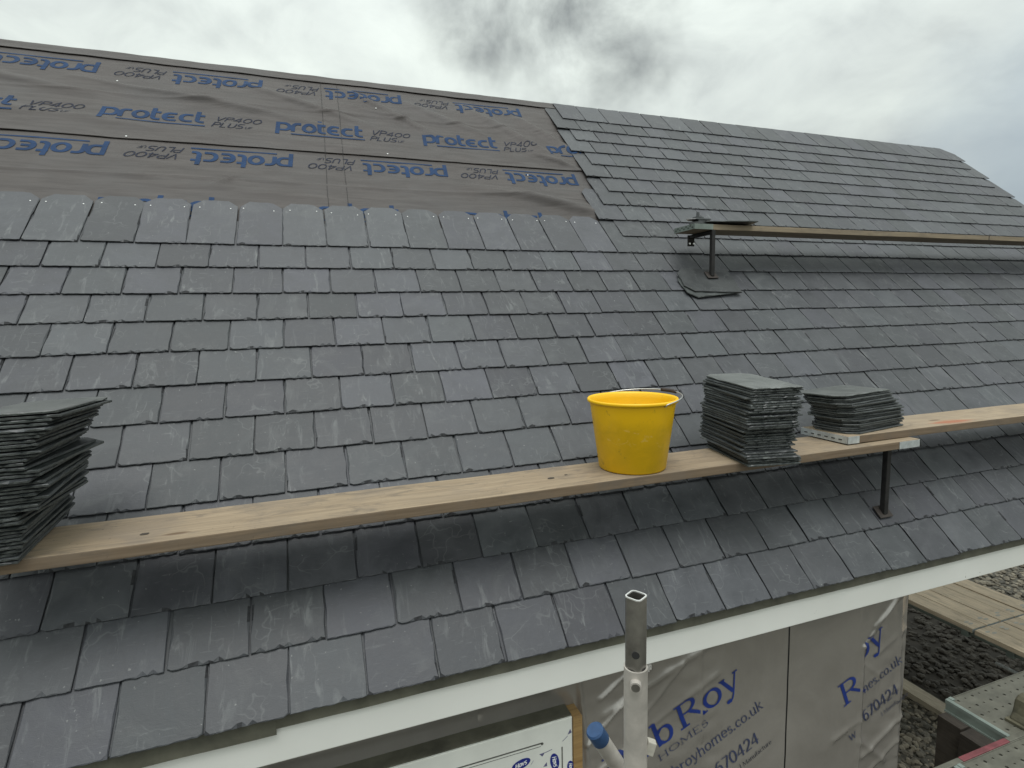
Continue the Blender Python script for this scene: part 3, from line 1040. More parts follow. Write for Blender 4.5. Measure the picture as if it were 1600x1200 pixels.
def ribbon(pts, pen, step=0.35):
    """quads along a polyline; pen(dx, dy) gives the full width"""
    out_p = []
    for a, b_ in zip(pts, pts[1:]):
        l = math.hypot(b_[0] - a[0], b_[1] - a[1])
        k = max(1, int(l / step))
        out_p += [(a[0] + (b_[0] - a[0]) * i / k, a[1] + (b_[1] - a[1]) * i / k) for i in range(k)]
    out_p.append(pts[-1])
    closed = math.hypot(pts[0][0] - pts[-1][0], pts[0][1] - pts[-1][1]) < 1e-4
    Lp, Rp = [], []
    n = len(out_p)
    for i, p in enumerate(out_p):
        a = out_p[i - 1] if i > 0 else (out_p[-2] if closed else p)
        c = out_p[i + 1] if i < n - 1 else (out_p[1] if closed else p)
        d1 = Vector((p[0] - a[0], p[1] - a[1]))
        d2 = Vector((c[0] - p[0], c[1] - p[1]))
        if d1.length < 1e-9:
            d1 = d2.copy()
        if d2.length < 1e-9:
            d2 = d1.copy()
        d1.normalize()
        d2.normalize()
        d = d1 + d2
        if d.length < 1e-3:
            d = d1.copy()
        d.normalize()
        nrm = Vector((-d.y, d.x))
        cosm = max(.5, nrm.dot(Vector((-d1.y, d1.x))))
        w = pen(d.x, d.y) / 2 / cosm
        Lp.append((p[0] + nrm.x * w, p[1] + nrm.y * w))
        Rp.append((p[0] - nrm.x * w, p[1] - nrm.y * w))
    return Lp, Rp


STROKE = [0]


def text_strips(txt, font, thick, thin, size, sx=1.0, slant=0.0, track=0.0, fit=None):
    """list of (Lp, Rp) in metres along a base line from x = 0"""
    res = []
    total = sum(font[c][0] + track for c in txt)
    if fit:
        sx = fit / (total * size)
    x = 0.0
    for c in txt:
        adv, strokes = font[c]
        for kind, pts in strokes:
            if kind == 'm':
                pen = lambda dx, dy: thin + (thick - thin) * abs(dy)
            elif kind == 't':
                pen = lambda dx, dy: thin * 1.15
            else:
                pen = lambda dx, dy: thin
            pp = [((p[0] + x) * sx, p[1]) for p in pts]
            Lp, Rp = ribbon(pp, pen)
            f = lambda q: ((q[0] + slant * q[1]) * size, q[1] * size)
            res.append(([f(q) for q in Lp], [f(q) for q in Rp]))
        x += adv + track
    return res


def lay(mb, strips, fmap):
    for Lp, Rp in strips:
        STROKE[0] = (STROKE[0] + 1) % 7
        e = STROKE[0] * .00012
        n = len(Lp)
        v = [fmap(*q, e) for q in Lp] + [fmap(*q, e) for q in Rp]
        mb.add(v, [(i, n + i, n + i + 1, i + 1) for i in range(n - 1)])


def shift(strips, dx, dy):
    return [([(a + dx, b_ + dy) for a, b_ in l], [(a + dx, b_ + dy) for a, b_ in r]) for l, r in strips]


def logo_print(u0, v0, flip, base, code=True):
    """one repeat of the membrane print; (u0, v0) = left end of the logo's base line; flipped rows run the other way up"""
    LW, XH = .645, .118
    st = text_strips('protect', SANS, .25, .20, XH, fit=LW, slant=0.06)
    ul = [([(.105, -.030), (.40, -.030), (LW, -.030)], [(.105, -.044), (.40, -.044), (LW, -.044)])]
    small = []
    x = .15
    while x < .52:
        l_ = random.uniform(.008, .022)
        small.append(([(x, .235), (x + l_, .235)], [(x, .229), (x + l_, .229)]))
        x += l_ + random.uniform(.006, .02)
    cd = shift(text_strips('VP400', SANS, .14, .12, .062, fit=.31, slant=.35), .70, .055)
    cd += shift(text_strips('PLUS', SANS, .14, .12, .062, fit=.21, slant=.35), .68, -.032)
    cd += shift(text_strips('UF', SANS, .13, .12, .030, fit=.05, slant=.35), .90, -.030)

    def fm(x, y, e):
        if flip:
            u, v = u0 + LW - x, v0 - y
        else:
            u, v = u0 + x, v0 + y
        return (u, v, base + hmem(u, v) + .0022 + e)
    a, c = MB(), MB()
    lay(a, st, fm)
    lay(a, ul, fm)
    a.build('printed_logo', M_INK, roof)
    if code:
        lay(c, cd, fm)
        c.build('printed_code', M_INKP, roof)


for i in range(-2, 4):
    logo_print(-.643 + 1.112 * i, 3.912, False, MB_UP)
    if -.063 + 1.117 * i < 2.4:
        logo_print(-.063 + 1.117 * i, 3.535, True, MB_LOW)
        logo_print(-.275 + 1.125 * i, 4.655, True, MB_UP)
        logo_print(-.500 + 1.112 * i, 2.835, False, MB_LOW, False)

# ------------------------------------------------------------------ eaves, fascia, wall
b = MB()
b.box(-2.6, 8.72, .032, .047, -.185, -.052)
b.build('fascia_board', M_FASCIA, house, bevel=.003)
b = MB()
b.box(-2.6, 8.70, .049, .205, -.183, -.173)
b.build('soffit', M_FASCIA, house)
# felt support tray between slates and fascia, with its lapped second length on the left
V, F = [], []
nx_ = 140
for i in range(nx_ + 1):
    x = -2.6 + 11.3 * i / nx_
    dz = .004 * noise.noise((x * 2.1, 0, 0)) + .002 * noise.noise((x * 9, 0, 3))
    V += [(x, .10, .062), (x, .028, -.003), (x, .021, -.055 + dz), (x, .026, -.057 + dz)]
for i in range(nx_):
    for k in range(3):
        F.append([4 * i + k, 4 * i + k + 1, 4 * i + 5 + k, 4 * i + 4 + k])
mesh('eaves_felt', V, F, M_FELT, house)
V, F = [], []
for i in range(41):
    x = -2.6 + (.462 + 2.6) * i / 40
    dz = .003 * noise.noise((x * 3.1, 5, 0))
    V += [(x, .026, -.010), (x, .0185, -.058 + dz), (x, .0165, -.072 + dz * 1.5), (x, .024, -.074 + dz)]
for i in range(40):
    for k in range(3):
        F.append([4 * i + k, 4 * i + k + 1, 4 * i + 5 + k, 4 * i + 4 + k])
mesh('eaves_felt', V, F, M_FELT, house)

b = MB()
b.box(-2.6, 3.705, .235, .35, -2.5, -.19)
b.box(3.59, 3.705, .352, 6.0, -2.5, -.19)
b.box(-2.6, -2.5, .352, 6.0, -2.5, -.19)
wall = b.build('wall', M_SARK, house)

WCRE = [  # x0 z0 x1 z1 width height : polythene wrinkles
    (1.66, -.30, 1.70, -.75, .010, .016), (1.70, -.62, 2.02, -.33, .008, .022), (1.76, -.42, 2.0, -.27, .008, .016),
    (1.78, -.50, 2.35, -.30, .02, .010), (1.95, -.66, 2.4, -.46, .02, .008), (1.7, -.8, 1.9, -.7, .015, .012),
    (2.0, -.55, 2.2, -.36, .012, .008), (2.3, -.27, 2.32, -.8, .006, .006), (1.85, -.9, 2.0, -.6, .015, .008),
    (3.39, -.55, 3.63, -.30, .007, .022), (3.46, -.45, 3.66, -.30, .008, .018), (3.385, -.55, 3.388, -1.3, .008, .022),
    (3.42, -1.22, 3.72, -1.05, .018, .02), (3.40, -1.12, 3.6, -1.3, .02, .016), (3.2, -1.05, 3.42, -.98, .02, .008),
    (3.5, -.62, 3.70, -.52, .02, .008), (3.44, -.98, 3.66, -.86, .02, .007), (3.66, -.30, 3.70, -1.3, .012, .012),
    (3.45, -1.35, 3.7, -1.2, .012, .012), (3.40, -.66, 3.52, -.75, .014, .008),
    (.1, -.30, 1.5, -.305, .02, .010), (.2, -.36, 1.2, -.35, .02, -.012),
]


def hwall(x, z):
    h = .006 * noise.noise((x * 1.5, z * 2, 1.7)) + .0025 * noise.noise((x * 6, z * 6, 3.7))
    if 1.62 < x < 2.45 or x > 3.36:
        h += (.005 if x < 3 else .0028) * noise.noise((x * 11 + z * 8, z * 13 - x * 5, 8.1))
    for x0, z0, x1, z1, w, a in WCRE:
        d, t_ = seg_d(x, z, (x0, z0, x1, z1))
        if d < 3 * w:
            h += (.55 if x > 3.3 else 1) * a * math.exp(-(d / w) ** 1.5)
    if x < 1.66:     # the sheet is tucked in over the window head
        f = min(1, max(0, (-.30 - z) / .12)) * min(1, max(0, (1.66 - x) / .08))
        h -= .008 * f
    return h


def foil(x0, x1, z0, z1, st, parent, name='wall_membrane'):
    nx_, nz_ = int((x1 - x0) / st), int((z1 - z0) / st)
    V = []
    for j in range(nz_ + 1):
        for i in range(nx_ + 1):
            x, z = x0 + (x1 - x0) * i / nx_, z0 + (z1 - z0) * j / nz_
            V.append((x, .2 - hwall(x, z), z))
    F = [[j * (nx_ + 1) + i, j * (nx_ + 1) + i + 1, (j + 1) * (nx_ + 1) + i + 1, (j + 1) * (nx_ + 1) + i] for j in range(nz_) for i in range(nx_)]
    return mesh(name, V, F, M_FOIL, parent, True)


foil(-2.6, 1.20, -1.6, -.187, .03, wall)
foil(1.20, 2.850, -1.6, -.187, .0085, wall)
foil(2.860, 3.715, -1.6, -.187, .0085, wall)
# return of the foil round the corner
mesh('wall_membrane', [(3.716, .20, -2.5), (3.716, 6, -2.5), (3.716, 6, -.19), (3.716, .20, -.19)], [(0, 1, 2, 3)], M_FOIL, wall)
b = MB()
b.box(-2.6, 3.71, .205, .232, -2.5, -1.605)
b.build('wall_membrane', M_FOIL, wall)
b = MB()
b.box(2.845, 2.865, .206, .214, -1.6, -.187)
b.build('seam_gap', M_SLOT, wall)

CA, SA = math.cos(R(22.4)), math.sin(R(22.4))


def wall_text(items, origin, name, mat, clip=None):
    mb = MB()

    def fm(s_, t_, e):
        x = origin[0] + s_ * CA - t_ * SA
        z = origin[1] + s_ * SA + t_ * CA
        return (x, .2 - hwall(x, z) - .0026 - e, z)
    for txt, s0, t0, size, width, thick, thin in items:
        lay(mb, shift(text_strips(txt, SERIF, thick, thin, size, fit=width), s0, t0), fm)
    o = mb.build(name, mat, wall)
    if clip is not None:
        bm = bmesh.new()
        bm.from_mesh(o.data)
        bmesh.ops.bisect_plane(bm, geom=bm.verts[:] + bm.edges[:] + bm.faces[:], plane_co=(clip[0], 0, 0), plane_no=(1, 0, 0), clear_inner=clip[1] < 0, clear_outer=clip[1] > 0)
        bm.to_mesh(o.data)
        bm.free()
    return o


BIG = [('Rob', -.43, 0, .143, .385, .15, .05), ('Roy', -.022, 0, .143, .385, .15, .05)]
SMALL = [('HOMES', -.180, -.070, .036, .308, .13, .055)]
URL = [('www.robroyhomes.co.uk', -.400, -.203, .060, .835, .105, .05)]
TEL = [('670424', .065, -.368, .072, .285, .13, .06)]
MAN = [('l Manufacture', .195, -.428, .026, .215, .11, .05)]
O1 = (2.217, -.696)
wall_text(BIG, O1, 'printed_name', M_INKB)
wall_text(SMALL, O1, 'printed_word', M_INKD)
wall_text(URL, O1, 'printed_address', M_INKD)
wall_text(TEL, O1, 'printed_number', M_INKD)
wall_text(MAN, O1, 'printed_line', M_INKP)
O2 = (3.216, -.690)
wall_text([BIG[1]], O2, 'printed_name', M_INKB, (3.393, -1))
for it_, nm_ in ((URL, 'printed_address'), (TEL, 'printed_number'), (MAN, 'printed_line')):
    wall_text(it_, O2, nm_, M_INKD, (3.393, -1))
wall_text([('R', -.022, 0, .143, .16, .15, .05)], (3.279, -.867), 'printed_name', M_INKB, (3.425, 1))
wall_text([('w', 0, 0, .060, .05, .105, .05)], (3.325, -1.10), 'printed_line', M_INKD)

# ------------------------------------------------------------------ window
win = empty('window', (0, 0, 0), parent=house)
win['label'] = 'white framed window still under printed protective film'
b = MB()
b.box(.39, 1.592, .130, .234, -1.55, -.410)
fr = b.build('window_frame', M_FRAME, win, bevel=.003)
b = MB()
b.box(.39, 1.592, .137, .22, -.409, -.4035)  # dark olive strip over the frame's top face
b.build('head_strip', M_FELT, win)
b = MB()
b.box(.80, 1.452, .1285, .1298, -.4915, -.4865)
b.tube((1.452, .1285, -.4925), (1.452, .1298, -.4925), .006, 12)
b.box(.80, 1.446, .1288, .1298, -.5035, -.5018)
b.build('drip_groove', M_GROOVE, win)
b = MB()
b.box(1.5405, 1.5455, .1285, .1298, -1.5, -.534)
b.build('sash_gap', M_GROOVE, win)
b = MB()
b.box(1.5945, 1.637, .124, .212, -1.55, -.412)
b.build('side_batten', M_PACK, win, bevel=.002)


def oval(cx, cz, rx, rz, ang, txt='Havs'):
    ca, sa = math.cos(R(ang)), math.sin(R(ang))
    f = lambda x, z, y: (cx + x * ca - z * sa, y, cz + x * sa + z * ca)
    mb = MB()
    mb.add([f(rx * math.cos(t), rz * math.sin(t) , .1290) for t in [2 * math.pi * i / 28 for i in range(28)]], [list(range(28))])
    mb.build('film_oval', M_LOGO, win)
    mb = MB()
    lay(mb, shift(text_strips(txt, SANS, .20, .14, rz * .95, fit=rx * 1.25, slant=.3), -rx * .68, -rz * .42), lambda x, z, e: f(x, z, .1284 - e))
    mb.build('film_word', M_WHITEPRINT, win)


oval(1.357, -.556, .042, .021, 12)
oval(1.508, -.592, .040, .020, -80)
oval(1.598 - .016, -.640, .030, .016, -82)
oval(1.20, -.60, .034, .017, 12)
b = MB()
for (x, z, s_, a) in ((1.452, -.543, .013, 0), (1.582, -.477, .013, 60), (1.468, -.596, .012, 45), (1.30, -.60, .013, 20)):
    ca, sa = math.cos(R(a)), math.sin(R(a))
    pts = [(-s_, s_ * .5), (0, -s_ * .6), (s_, s_ * .6)]
    b.add([(x + p * ca - q * sa, .1292, z + p * sa + q * ca) for p, q in pts], [(0, 1, 2)])
for (x0, z0, x1, z1) in ((1.465, -.536, 1.497, -.530), (1.545, -.508, 1.570, -.490), (1.575, -.50, 1.577, -.53), (1.40, -.571, 1.412, -.556), (1.26, -.552, 1.263, -.57)):
    b.add([(x0, .1293, z0), (x1, .1293, z1), (x1, .1293, z1 - .0028), (x0, .1293, z0 - .0028)], [(0, 1, 2, 3)])
b.build('film_print', M_GREYPRINT, win)


# ------------------------------------------------------------------ planks on the roof
def board(name, x0, x1, y0, y1, z0, z1, mat, bevel=.004, warp=.002, axis='x', origin=None, jag=True):
    """a sawn board; its own origin at its near lower corner"""
    n = max(2, int(abs((x1 - x0) if axis == 'x' else (y1 - y0)) / .12))
    prof = [(0, 0), (1, 0), (1, 1), (0, 1)]
    V, F = [], []
    sd_ = random.uniform(0, 50)
    for i in range(n + 1):
        f = i / n
        for a, c in prof:
            w1 = warp * noise.noise((f * n * .25, sd_, a * 3))
            w2 = warp * noise.noise((f * n * .3, sd_ + 9, 0))
            if axis == 'x':
                V.append((f * (x1 - x0), a * (y1 - y0) + w1, c * (z1 - z0) + w2))
            else:
                V.append((a * (x1 - x0) + w1, f * (y1 - y0), c * (z1 - z0) + w2))
    for i in range(n):
        for k in range(4):
            F.append([4 * i + k, 4 * i + (k + 1) % 4, 4 * i + 4 + (k + 1) % 4, 4 * i + 4 + k])
    F.append([3, 2, 1, 0])
    F.append([4 * n + k for k in range(4)])
    b = MB()
    b.add(V, F)
    o = b.build(name, mat, None, bevel=bevel)
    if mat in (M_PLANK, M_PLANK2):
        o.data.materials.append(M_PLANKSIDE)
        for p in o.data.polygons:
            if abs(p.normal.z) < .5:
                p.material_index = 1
    o.location = (x0, y0, z0)
    return o


PZ = .605
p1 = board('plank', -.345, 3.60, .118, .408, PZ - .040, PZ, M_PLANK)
tag(p1, 'long pale timber plank across the lower roof carrying the yellow bucket', 'plank')
b = MB()
b.box(3.795, 3.948, -.003, .002, .002, .038)
b.box(3.941, 3.9485, -.003, .293, .002, .038)
b.box(3.795, 3.945, .288, .293, .002, .038)
b.build('end_band', M_BAND, p1)
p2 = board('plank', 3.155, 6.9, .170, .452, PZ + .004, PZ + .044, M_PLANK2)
p2.rotation_euler = (0, R(.25), 0)
tag(p2, 'pale plank with an orange-red stain, lapped over the longer plank', 'plank')
b = MB()
b.box(-.0035, .0005, -.003, .285, .002, .038)
b.box(-.0035, .075, -.0035, .001, .002, .038)
b.build('end_band', M_BAND, p2)
b = MB()
for k in range(6):
    b.box(-.0050, -.0040, .03 + k * .042, .05 + k * .042, .016, .021)
b.build('band_slot', M_SLOT, p2)
# dark split knots on the long plank
for (x, y, r_) in ((.44, .09, .014), (1.905, .13, .016), (1.985, .15, .008)):
    V = [(x + r_ * math.cos(a) * random.uniform(.7, 1.3), y + .7 * r_ * math.sin(a) * random.uniform(.7, 1.3), .0412) for a in [2 * math.pi * i / 9 for i in range(9)]]
    mesh('knot', V, [list(range(9))], M_DARKWOOD, p1)

p3 = board('plank', 3.255, 8.4, 1.530, 1.760, 1.884, 1.923, M_PLANK_OLD, bevel=.003)
tag(p3, 'weathered plank on the upper roof, held up by the upper roof bracket', 'plank')
b = MB()
b.box(-.0035, .001, -.003, .233, .001, .038)
b.box(-.0035, .16, -.0035, .001, .001, .038)
b.build('end_band', M_GALVGREEN, p3)
b = MB()
for k in range(9):
    b.box(-.0052, -.0038, .012 + k * .024, .024 + k * .024, .012 + .012 * (k % 2), .019 + .012 * (k % 2))
b.build('band_slot', M_SLOT, p3)
b = MB()
b.box(3.2, 3.206, -.0015, .002, .0, .0395)
b.build('butt_joint', M_SLOT, p3)


# roof brackets: foot plate, post, arm back to the slope, hook plate with two bolts
def bracket(name, base_uv, top_z, arm_y, label, foot_n):
    bp = Wr(base_uv[0], base_uv[1], foot_n)
    root = empty(name, bp)
    tag(root, label, 'roof bracket', 'steel roof brackets under the planks')
    b = MB()
    Mf = Matrix.Rotation(TH, 4, 'X')
    b.box(-.046, .046, -.025, .045, 0, .006, Mf)
    b.build('foot_plate', M_RUST, root, bevel=.002)
    h = top_z - bp.z
    b = MB()
    b.box(-.0145, .0145, -.0145, .0145, .0, h)
    b.build('post', M_BLACKSTEEL, root, bevel=.004)
    b = MB()
    b.box(-.014, .014, .014, arm_y - bp.y, h - .028, h - .001)
    b.build('arm', M_BLACKSTEEL, root, bevel=.003)
    ya = arm_y - bp.y
    b = MB()
    b.box(-.03, .03, ya - .02, ya - .012, h - .085, h - .002)
    b.build('hook_plate', M_BLACKSTEEL, root, bevel=.002)
    for sx in (-.018, .018):
        b = MB()
        b.tube((sx, ya - .021, h - .066), (sx, ya - .03, h - .066), .007, 8)
        b.build('bolt', M_NAIL, root)
    return root


bracket('roof_bracket', (3.471, .276), PZ - .041, .52, 'dark steel bracket post standing on slates under the lower planks', .004)
bracket('roof_bracket', (3.420, 2.185), 1.883, 1.80, 'rusty bracket post with its foot on loose slates near the upper plank end', .030)


# ------------------------------------------------------------------ loose and stacked slates
ST_VAR = [to_me(slate_mesh(600 + k, w=.25, Ls=.46, sh=random.choice([.05, .055, .06]), chips=.8, t=.0076), 'stacked_slate', M_STACK) for k in range(10)]
ST_PALE = [to_me(slate_mesh(650 + k, w=.25, Ls=.46, sh=.05, chips=1.3, t=.0076), 'stacked_slate', M_PALE) for k in range(3)]


def place_slate(name, loc, yaw, label, group=None, pitch=0.0, roll=0.0, me=None):
    o = bpy.data.objects.new(name, me or random.choice(ST_VAR))
    link(o)
    o.matrix_world = (Matrix.Translation(loc) @ Matrix.Rotation(yaw, 4, 'Z') @ Matrix.Rotation(pitch, 4, 'X') @ Matrix.Rotation(roll, 4, 'Y')
                      @ Matrix.Translation((0, -.23, 0)))
    tag(o, label, 'slate', group)
    return o


def stack(n, pitch_z, z0, segs, labels, group, jit=.008, yawj=1.2, pitch0=0., pitch1=0., roll0=0., roll1=0.):
    """segs: list of (count share end, x, y, yaw deg)  interpolated in steps"""
    rr = random.Random(n)
    z = z0
    for i in range(n):
        f = i / (n - 1)
        k = next(q for q, s in enumerate(segs) if f <= s[0] + 1e-6)
        e, x, y, yw, dx, dy = segs[k]
        s0 = segs[k - 1][0] if k else 0
        ff = (f - s0) / max(1e-6, e - s0)
        out_ = rr.random() < .10
        jx, jy = rr.gauss(0, jit) * (2.2 if out_ else 1), rr.gauss(0, jit) * (2.2 if out_ else 1)
        bands = ['just above its lowest slate', 'in the lowest quarter', 'below half height', 'above half height', 'in the uppermost quarter', 'just under its top slate']
        lab = labels['bottom'] if i == 0 else labels['top'] if i == n - 1 else labels['in'] % bands[0 if i < 3 else 5 if i > n - 4 else min(4, 1 + int(f * 4))]
        o_last = place_slate('stacked_slate', (x + dx * ff + jx, y + dy * ff + jy, z), R(yw + rr.gauss(0, yawj) + (rr.gauss(0, 2.5) if out_ else 0)), lab, group,
                    pitch=pitch0 + (pitch1 - pitch0) * f + rr.gauss(0, .002), roll=roll0 + (roll1 - roll0) * f + rr.gauss(0, .002))
        z += pitch_z * rr.uniform(.93, 1.07)
    bpy.data.objects[o_last.name].data = random.choice(ST_PALE)
    return z


stack(40, .0106, PZ + .011,
      [(.28, -.325, .315, 3, .03, .0), (.34, -.265, .305, -5, 0, 0), (.60, -.255, .305, 1, .03, -.01), (.66, -.215, .30, -6, 0, 0), (.86, -.255, .295, 3, .04, .0), (1, -.205, .295, -2, .02, .02)],
      dict(bottom='lowest slate of the tall stack on the plank end, directly on the wood',
           **{'in': 'dark slate in the tallest stack at the plank end, %s'},
           top='pale topmost slate of the tallest stack, at the plank end'),
      'slates in the tallest stack on the plank end', jit=.006, yawj=1.4, pitch0=.045, pitch1=-.035, roll0=.0, roll1=-.01)
stack(34, .0104, PZ + .002,
      [(.10, 2.60, .255, -14, .0, .0), (.18, 2.58, .27, -10, .0, .0), (.48, 2.60, .30, -11, .01, .0), (.78, 2.585, .27, -10, .015, 0), (1, 2.60, .28, -9, .015, .0)],
      dict(bottom='lowest slate of the stack beside the bucket, overhanging the plank',
           **{'in': 'dark slate in the stack beside the yellow bucket, %s'},
           top='pale topmost slate of the stack beside the yellow bucket'),
      'slates in the stack beside the yellow bucket', jit=.0045, yawj=1.0, pitch0=.01, pitch1=.04)
stack(20, .0102, PZ + .046,
      [(.34, 3.415, .345, 90 + 8, .0, .0), (.60, 3.40, .34, 90 + 5, -.01, .0), (1, 3.385, .35, 90 + 9, -.05, .02)],
      dict(bottom='lowest slate of the short stack, lying on the lapped plank end',
           **{'in': 'dark slate in the short stack on the lapped plank, %s'},
           top='grey topmost slate of the short stack on the lapped plank'),
      'slates in the short stack on the lapped plank', jit=.007, yawj=1.2)

# two loose slates under the upper bracket's foot
for (u, v, n, yw, lab) in ((3.36, 2.125, .006, 96, 'loose slate lying lowest under the upper bracket foot'),
                           (3.375, 2.150, .0165, 87, 'loose slate pinned flat under the upper bracket foot')):
    o = bpy.data.objects.new('loose_slate', ST_VAR[3 if yw > 90 else 5])
    link(o)
    o.matrix_world = Matrix.Translation(Wr(u, v, n)) @ roofM @ Matrix.Rotation(R(yw), 4, 'Z') @ Matrix.Rotation(-.01, 4, 'X') @ Matrix.Translation((0, -.23, 0))
    tag(o, lab, 'slate', 'loose slates under the upper bracket')
place_slate('loose_slate', (3.56, 1.62, 1.932), R(78), 'dark loose slate lying across the upper plank above the bracket post', None, pitch=.0, roll=.06)


def shard(name, loc, r_, yaw, label, tiltx=0.0, h=.007, n=6):
    rr = random.Random(int(r_ * 9999) + int(yaw * 10))
    p = [(r_ * rr.uniform(.6, 1.15) * math.cos(2 * math.pi * i / n), .6 * r_ * rr.uniform(.6, 1.2) * math.sin(2 * math.pi * i / n)) for i in range(n)]
    v = [(x, y, 0) for x, y in p] + [(x * .95, y * .95, h) for x, y in p]
    f = [list(reversed(range(n))), list(range(n, 2 * n))] + [[i, (i + 1) % n, n + (i + 1) % n, n + i] for i in range(n)]
    o = mesh(name, v, f, M_STACK)
    o.location = loc
    o.rotation_euler = (tiltx, 0, yaw)
    tag(o, label, 'slate', 'slate offcuts on the upper plank end')
    return o


shard('slate_offcut', (3.335, 1.60, 1.924), .105, .3, 'broken slate offcut lowest of the little pile on the upper plank end', h=.016)
shard('slate_offcut', (3.345, 1.60, 1.9405), .085, .9, 'small slate offcut in the middle of the pile on the upper plank end', h=.016)
shard('slate_offcut', (3.335, 1.595, 1.957), .130, .1, 'wide thin slate offcut near the pile top on the upper plank end', h=.008)
shard('slate_offcut', (3.345, 1.595, 1.9655), .070, .5, 'narrow slate offcut under the pointed sliver on the upper plank end', h=.014)
shard('slate_offcut', (3.330, 1.595, 1.980), .022, .8, 'pointed slate sliver standing on top of the offcut pile', h=.034, n=4)

# ------------------------------------------------------------------ bucket
bk = empty('bucket', (1.968, .270, PZ + .001))
bk.rotation_euler = (0, 0, R(0))
tag(bk, 'dirty yellow plastic builder bucket standing on the lower plank', 'bucket')
prof = [(0, .004), (.135, .004), (.142, 0), (.1475, .006), (.1835, .272), (.1845, .276), (.1865, .292), (.187, .297), (.1965, .299), (.1985, .303), (.1985, .309), (.1955, .3135), (.189, .3125), (.183, .306), (.180, .285), (.143, .012), (.0, .010)]
nseg = 64
V, F = [], []
for (r_, z) in prof:
    for i in range(nseg):
        a = 2 * math.pi * i / nseg
        V.append((r_ * math.cos(a), r_ * math.sin(a), z))
for k in range(len(prof) - 1):
    for i in range(nseg):
        j = (i + 1) % nseg
        F.append([k * nseg + i, k * nseg + j, (k + 1) * nseg + j, (k + 1) * nseg + i])
mesh('bucket_body', V, F, M_BUCKET, bk, True)
# ears on the rim, wire bail fallen to the back
pts = []
for i in range(45):
    f = i / 44
    a = R(102 - 180 * f)
    up_ = math.sin(math.pi * f)
    rr_ = .2015 + .016 * up_
    pts.append(Vector((rr_ * math.cos(a), rr_ * math.sin(a), .303 + .024 * up_ ** .8)))
for k, a in ((0, R(102)), (-1, R(-78))):
    e_ = Vector((.1995 * math.cos(a), .1995 * math.sin(a), .296))
    h_ = Vector((.188 * math.cos(a), .188 * math.sin(a), .294))
    pts = [h_, e_] + pts if k == 0 else pts + [e_, h_]
b = MB()
b.sweep(pts, .0028, 8)
b.build('bail_handle', M_WIRE, bk, True)
b = MB()
b.sweep(pts[22:29], .0085, 10)
b.build('handle_grip', M_GRIP, bk, True)

# ------------------------------------------------------------------ scaffold standard in front of the wall
sp = empty('scaffold_pole', (1.2436, -.915, -2.5))
tag(sp, 'upright galvanised scaffold pole with a square spigot on top', 'scaffold pole')
b = MB()
b.tube((0, 0, 0), (0, 0, 3.064), .0242, 36, thick=.0034)
b.build('tube', M_STEEL, sp, angle=True)


def rsq(h, r_, n=6, yaw=0.0):
    p = []
    for q in range(4):
        cx, cy = [(h - r_, h - r_), (-h + r_, h - r_), (-h + r_, -h + r_), (h - r_, -h + r_)][q]
        for i in range(n + 1):
            a = math.pi / 2 * (q + i / n)
            x, y = cx + r_ * math.cos(a), cy + r_ * math.sin(a)
            p.append((x * math.cos(yaw) - y * math.sin(yaw), x * math.sin(yaw) + y * math.cos(yaw)))
    return p


o_, i_ = rsq(.0180, .009, yaw=R(28)), rsq(.0152, .0065, yaw=R(28))
n = len(o_)
for nm, z0, z1, mt in (('spigot', 2.85, 3.2145, M_SPIGOT), ('spigot_rim', 3.2145, 3.217, M_RIM)):
    V = [(x, y, z0) for x, y in o_] + [(x, y, z1) for x, y in o_] + [(x, y, z1) for x, y in i_] + [(x, y, z0) for x, y in i_]
    F = [[k * n + i, k * n + (i + 1) % n, (k + 1) * n + (i + 1) % n, (k + 1) * n + i] for k in range(3) for i in range(n)]
    bb = MB()
    bb.add(V, F)
    bb.build(nm, mt, sp, angle=True)
dirc = (CW - Vector((1.2436, -.915, .56)))
dirc.z = 0
dirc.normalize()
sidec = Vector((-dirc.y, dirc.x, 0))       # points to the picture's left... or right
b = MB()
q = dirc * .0185 - sidec * (.0)
b.tube(q + Vector((0, 0, 3.100)), q + dirc * .003 + Vector((0, 0, 3.100)), .0078, 16)
b.build('pin_hole', M_SLOT, sp)
b = MB()
q = dirc * .022
b.tube(q + Vector((0, 0, 3.040)), q + dirc * .014 + Vector((0, 0, 3.040)), .0115, 18)
pin = b.build('locking_pin', M_STEEL, sp, angle=True)
b = MB()
b.tube(q + dirc * .0142 + Vector((0, 0, 3.040)), q + dirc * .0150 + Vector((0, 0, 3.040)), .0085, 18)
b.build('pin_socket', M_SPIGOT, pin)
b = MB()
b.box(-.004, .014, -.009, .009, -.014, .014, Matrix.Translation(Vector((.0235, -.010, 2.885))) @ Matrix.Rotation(R(20), 4, 'Y') @ Matrix.Rotation(R(-25), 4, 'Z'))
b.build('wedge_plate', M_PLATE, sp, bevel=.002)

br = empty('scaffold_brace', (1.211, -.80, .339))
tag(br, 'slanting scaffold tube with a blue plastic end cap below the fascia', 'scaffold tube')
dv = Vector((.063, 0.01, -.112)).normalized()
b = MB()
b.tube((0, 0, 0), dv * 2.3, .0195, 28)
b.build('tube', M_STEEL, br, angle=True)
b = MB()
b.tube(-dv * .004, dv * .03, .0208, 28)
b.tube(-dv * .008, -dv * .004, .0175, 28, r2=.0208)
b.build('end_cap', M_BLUECAP, br, angle=True)


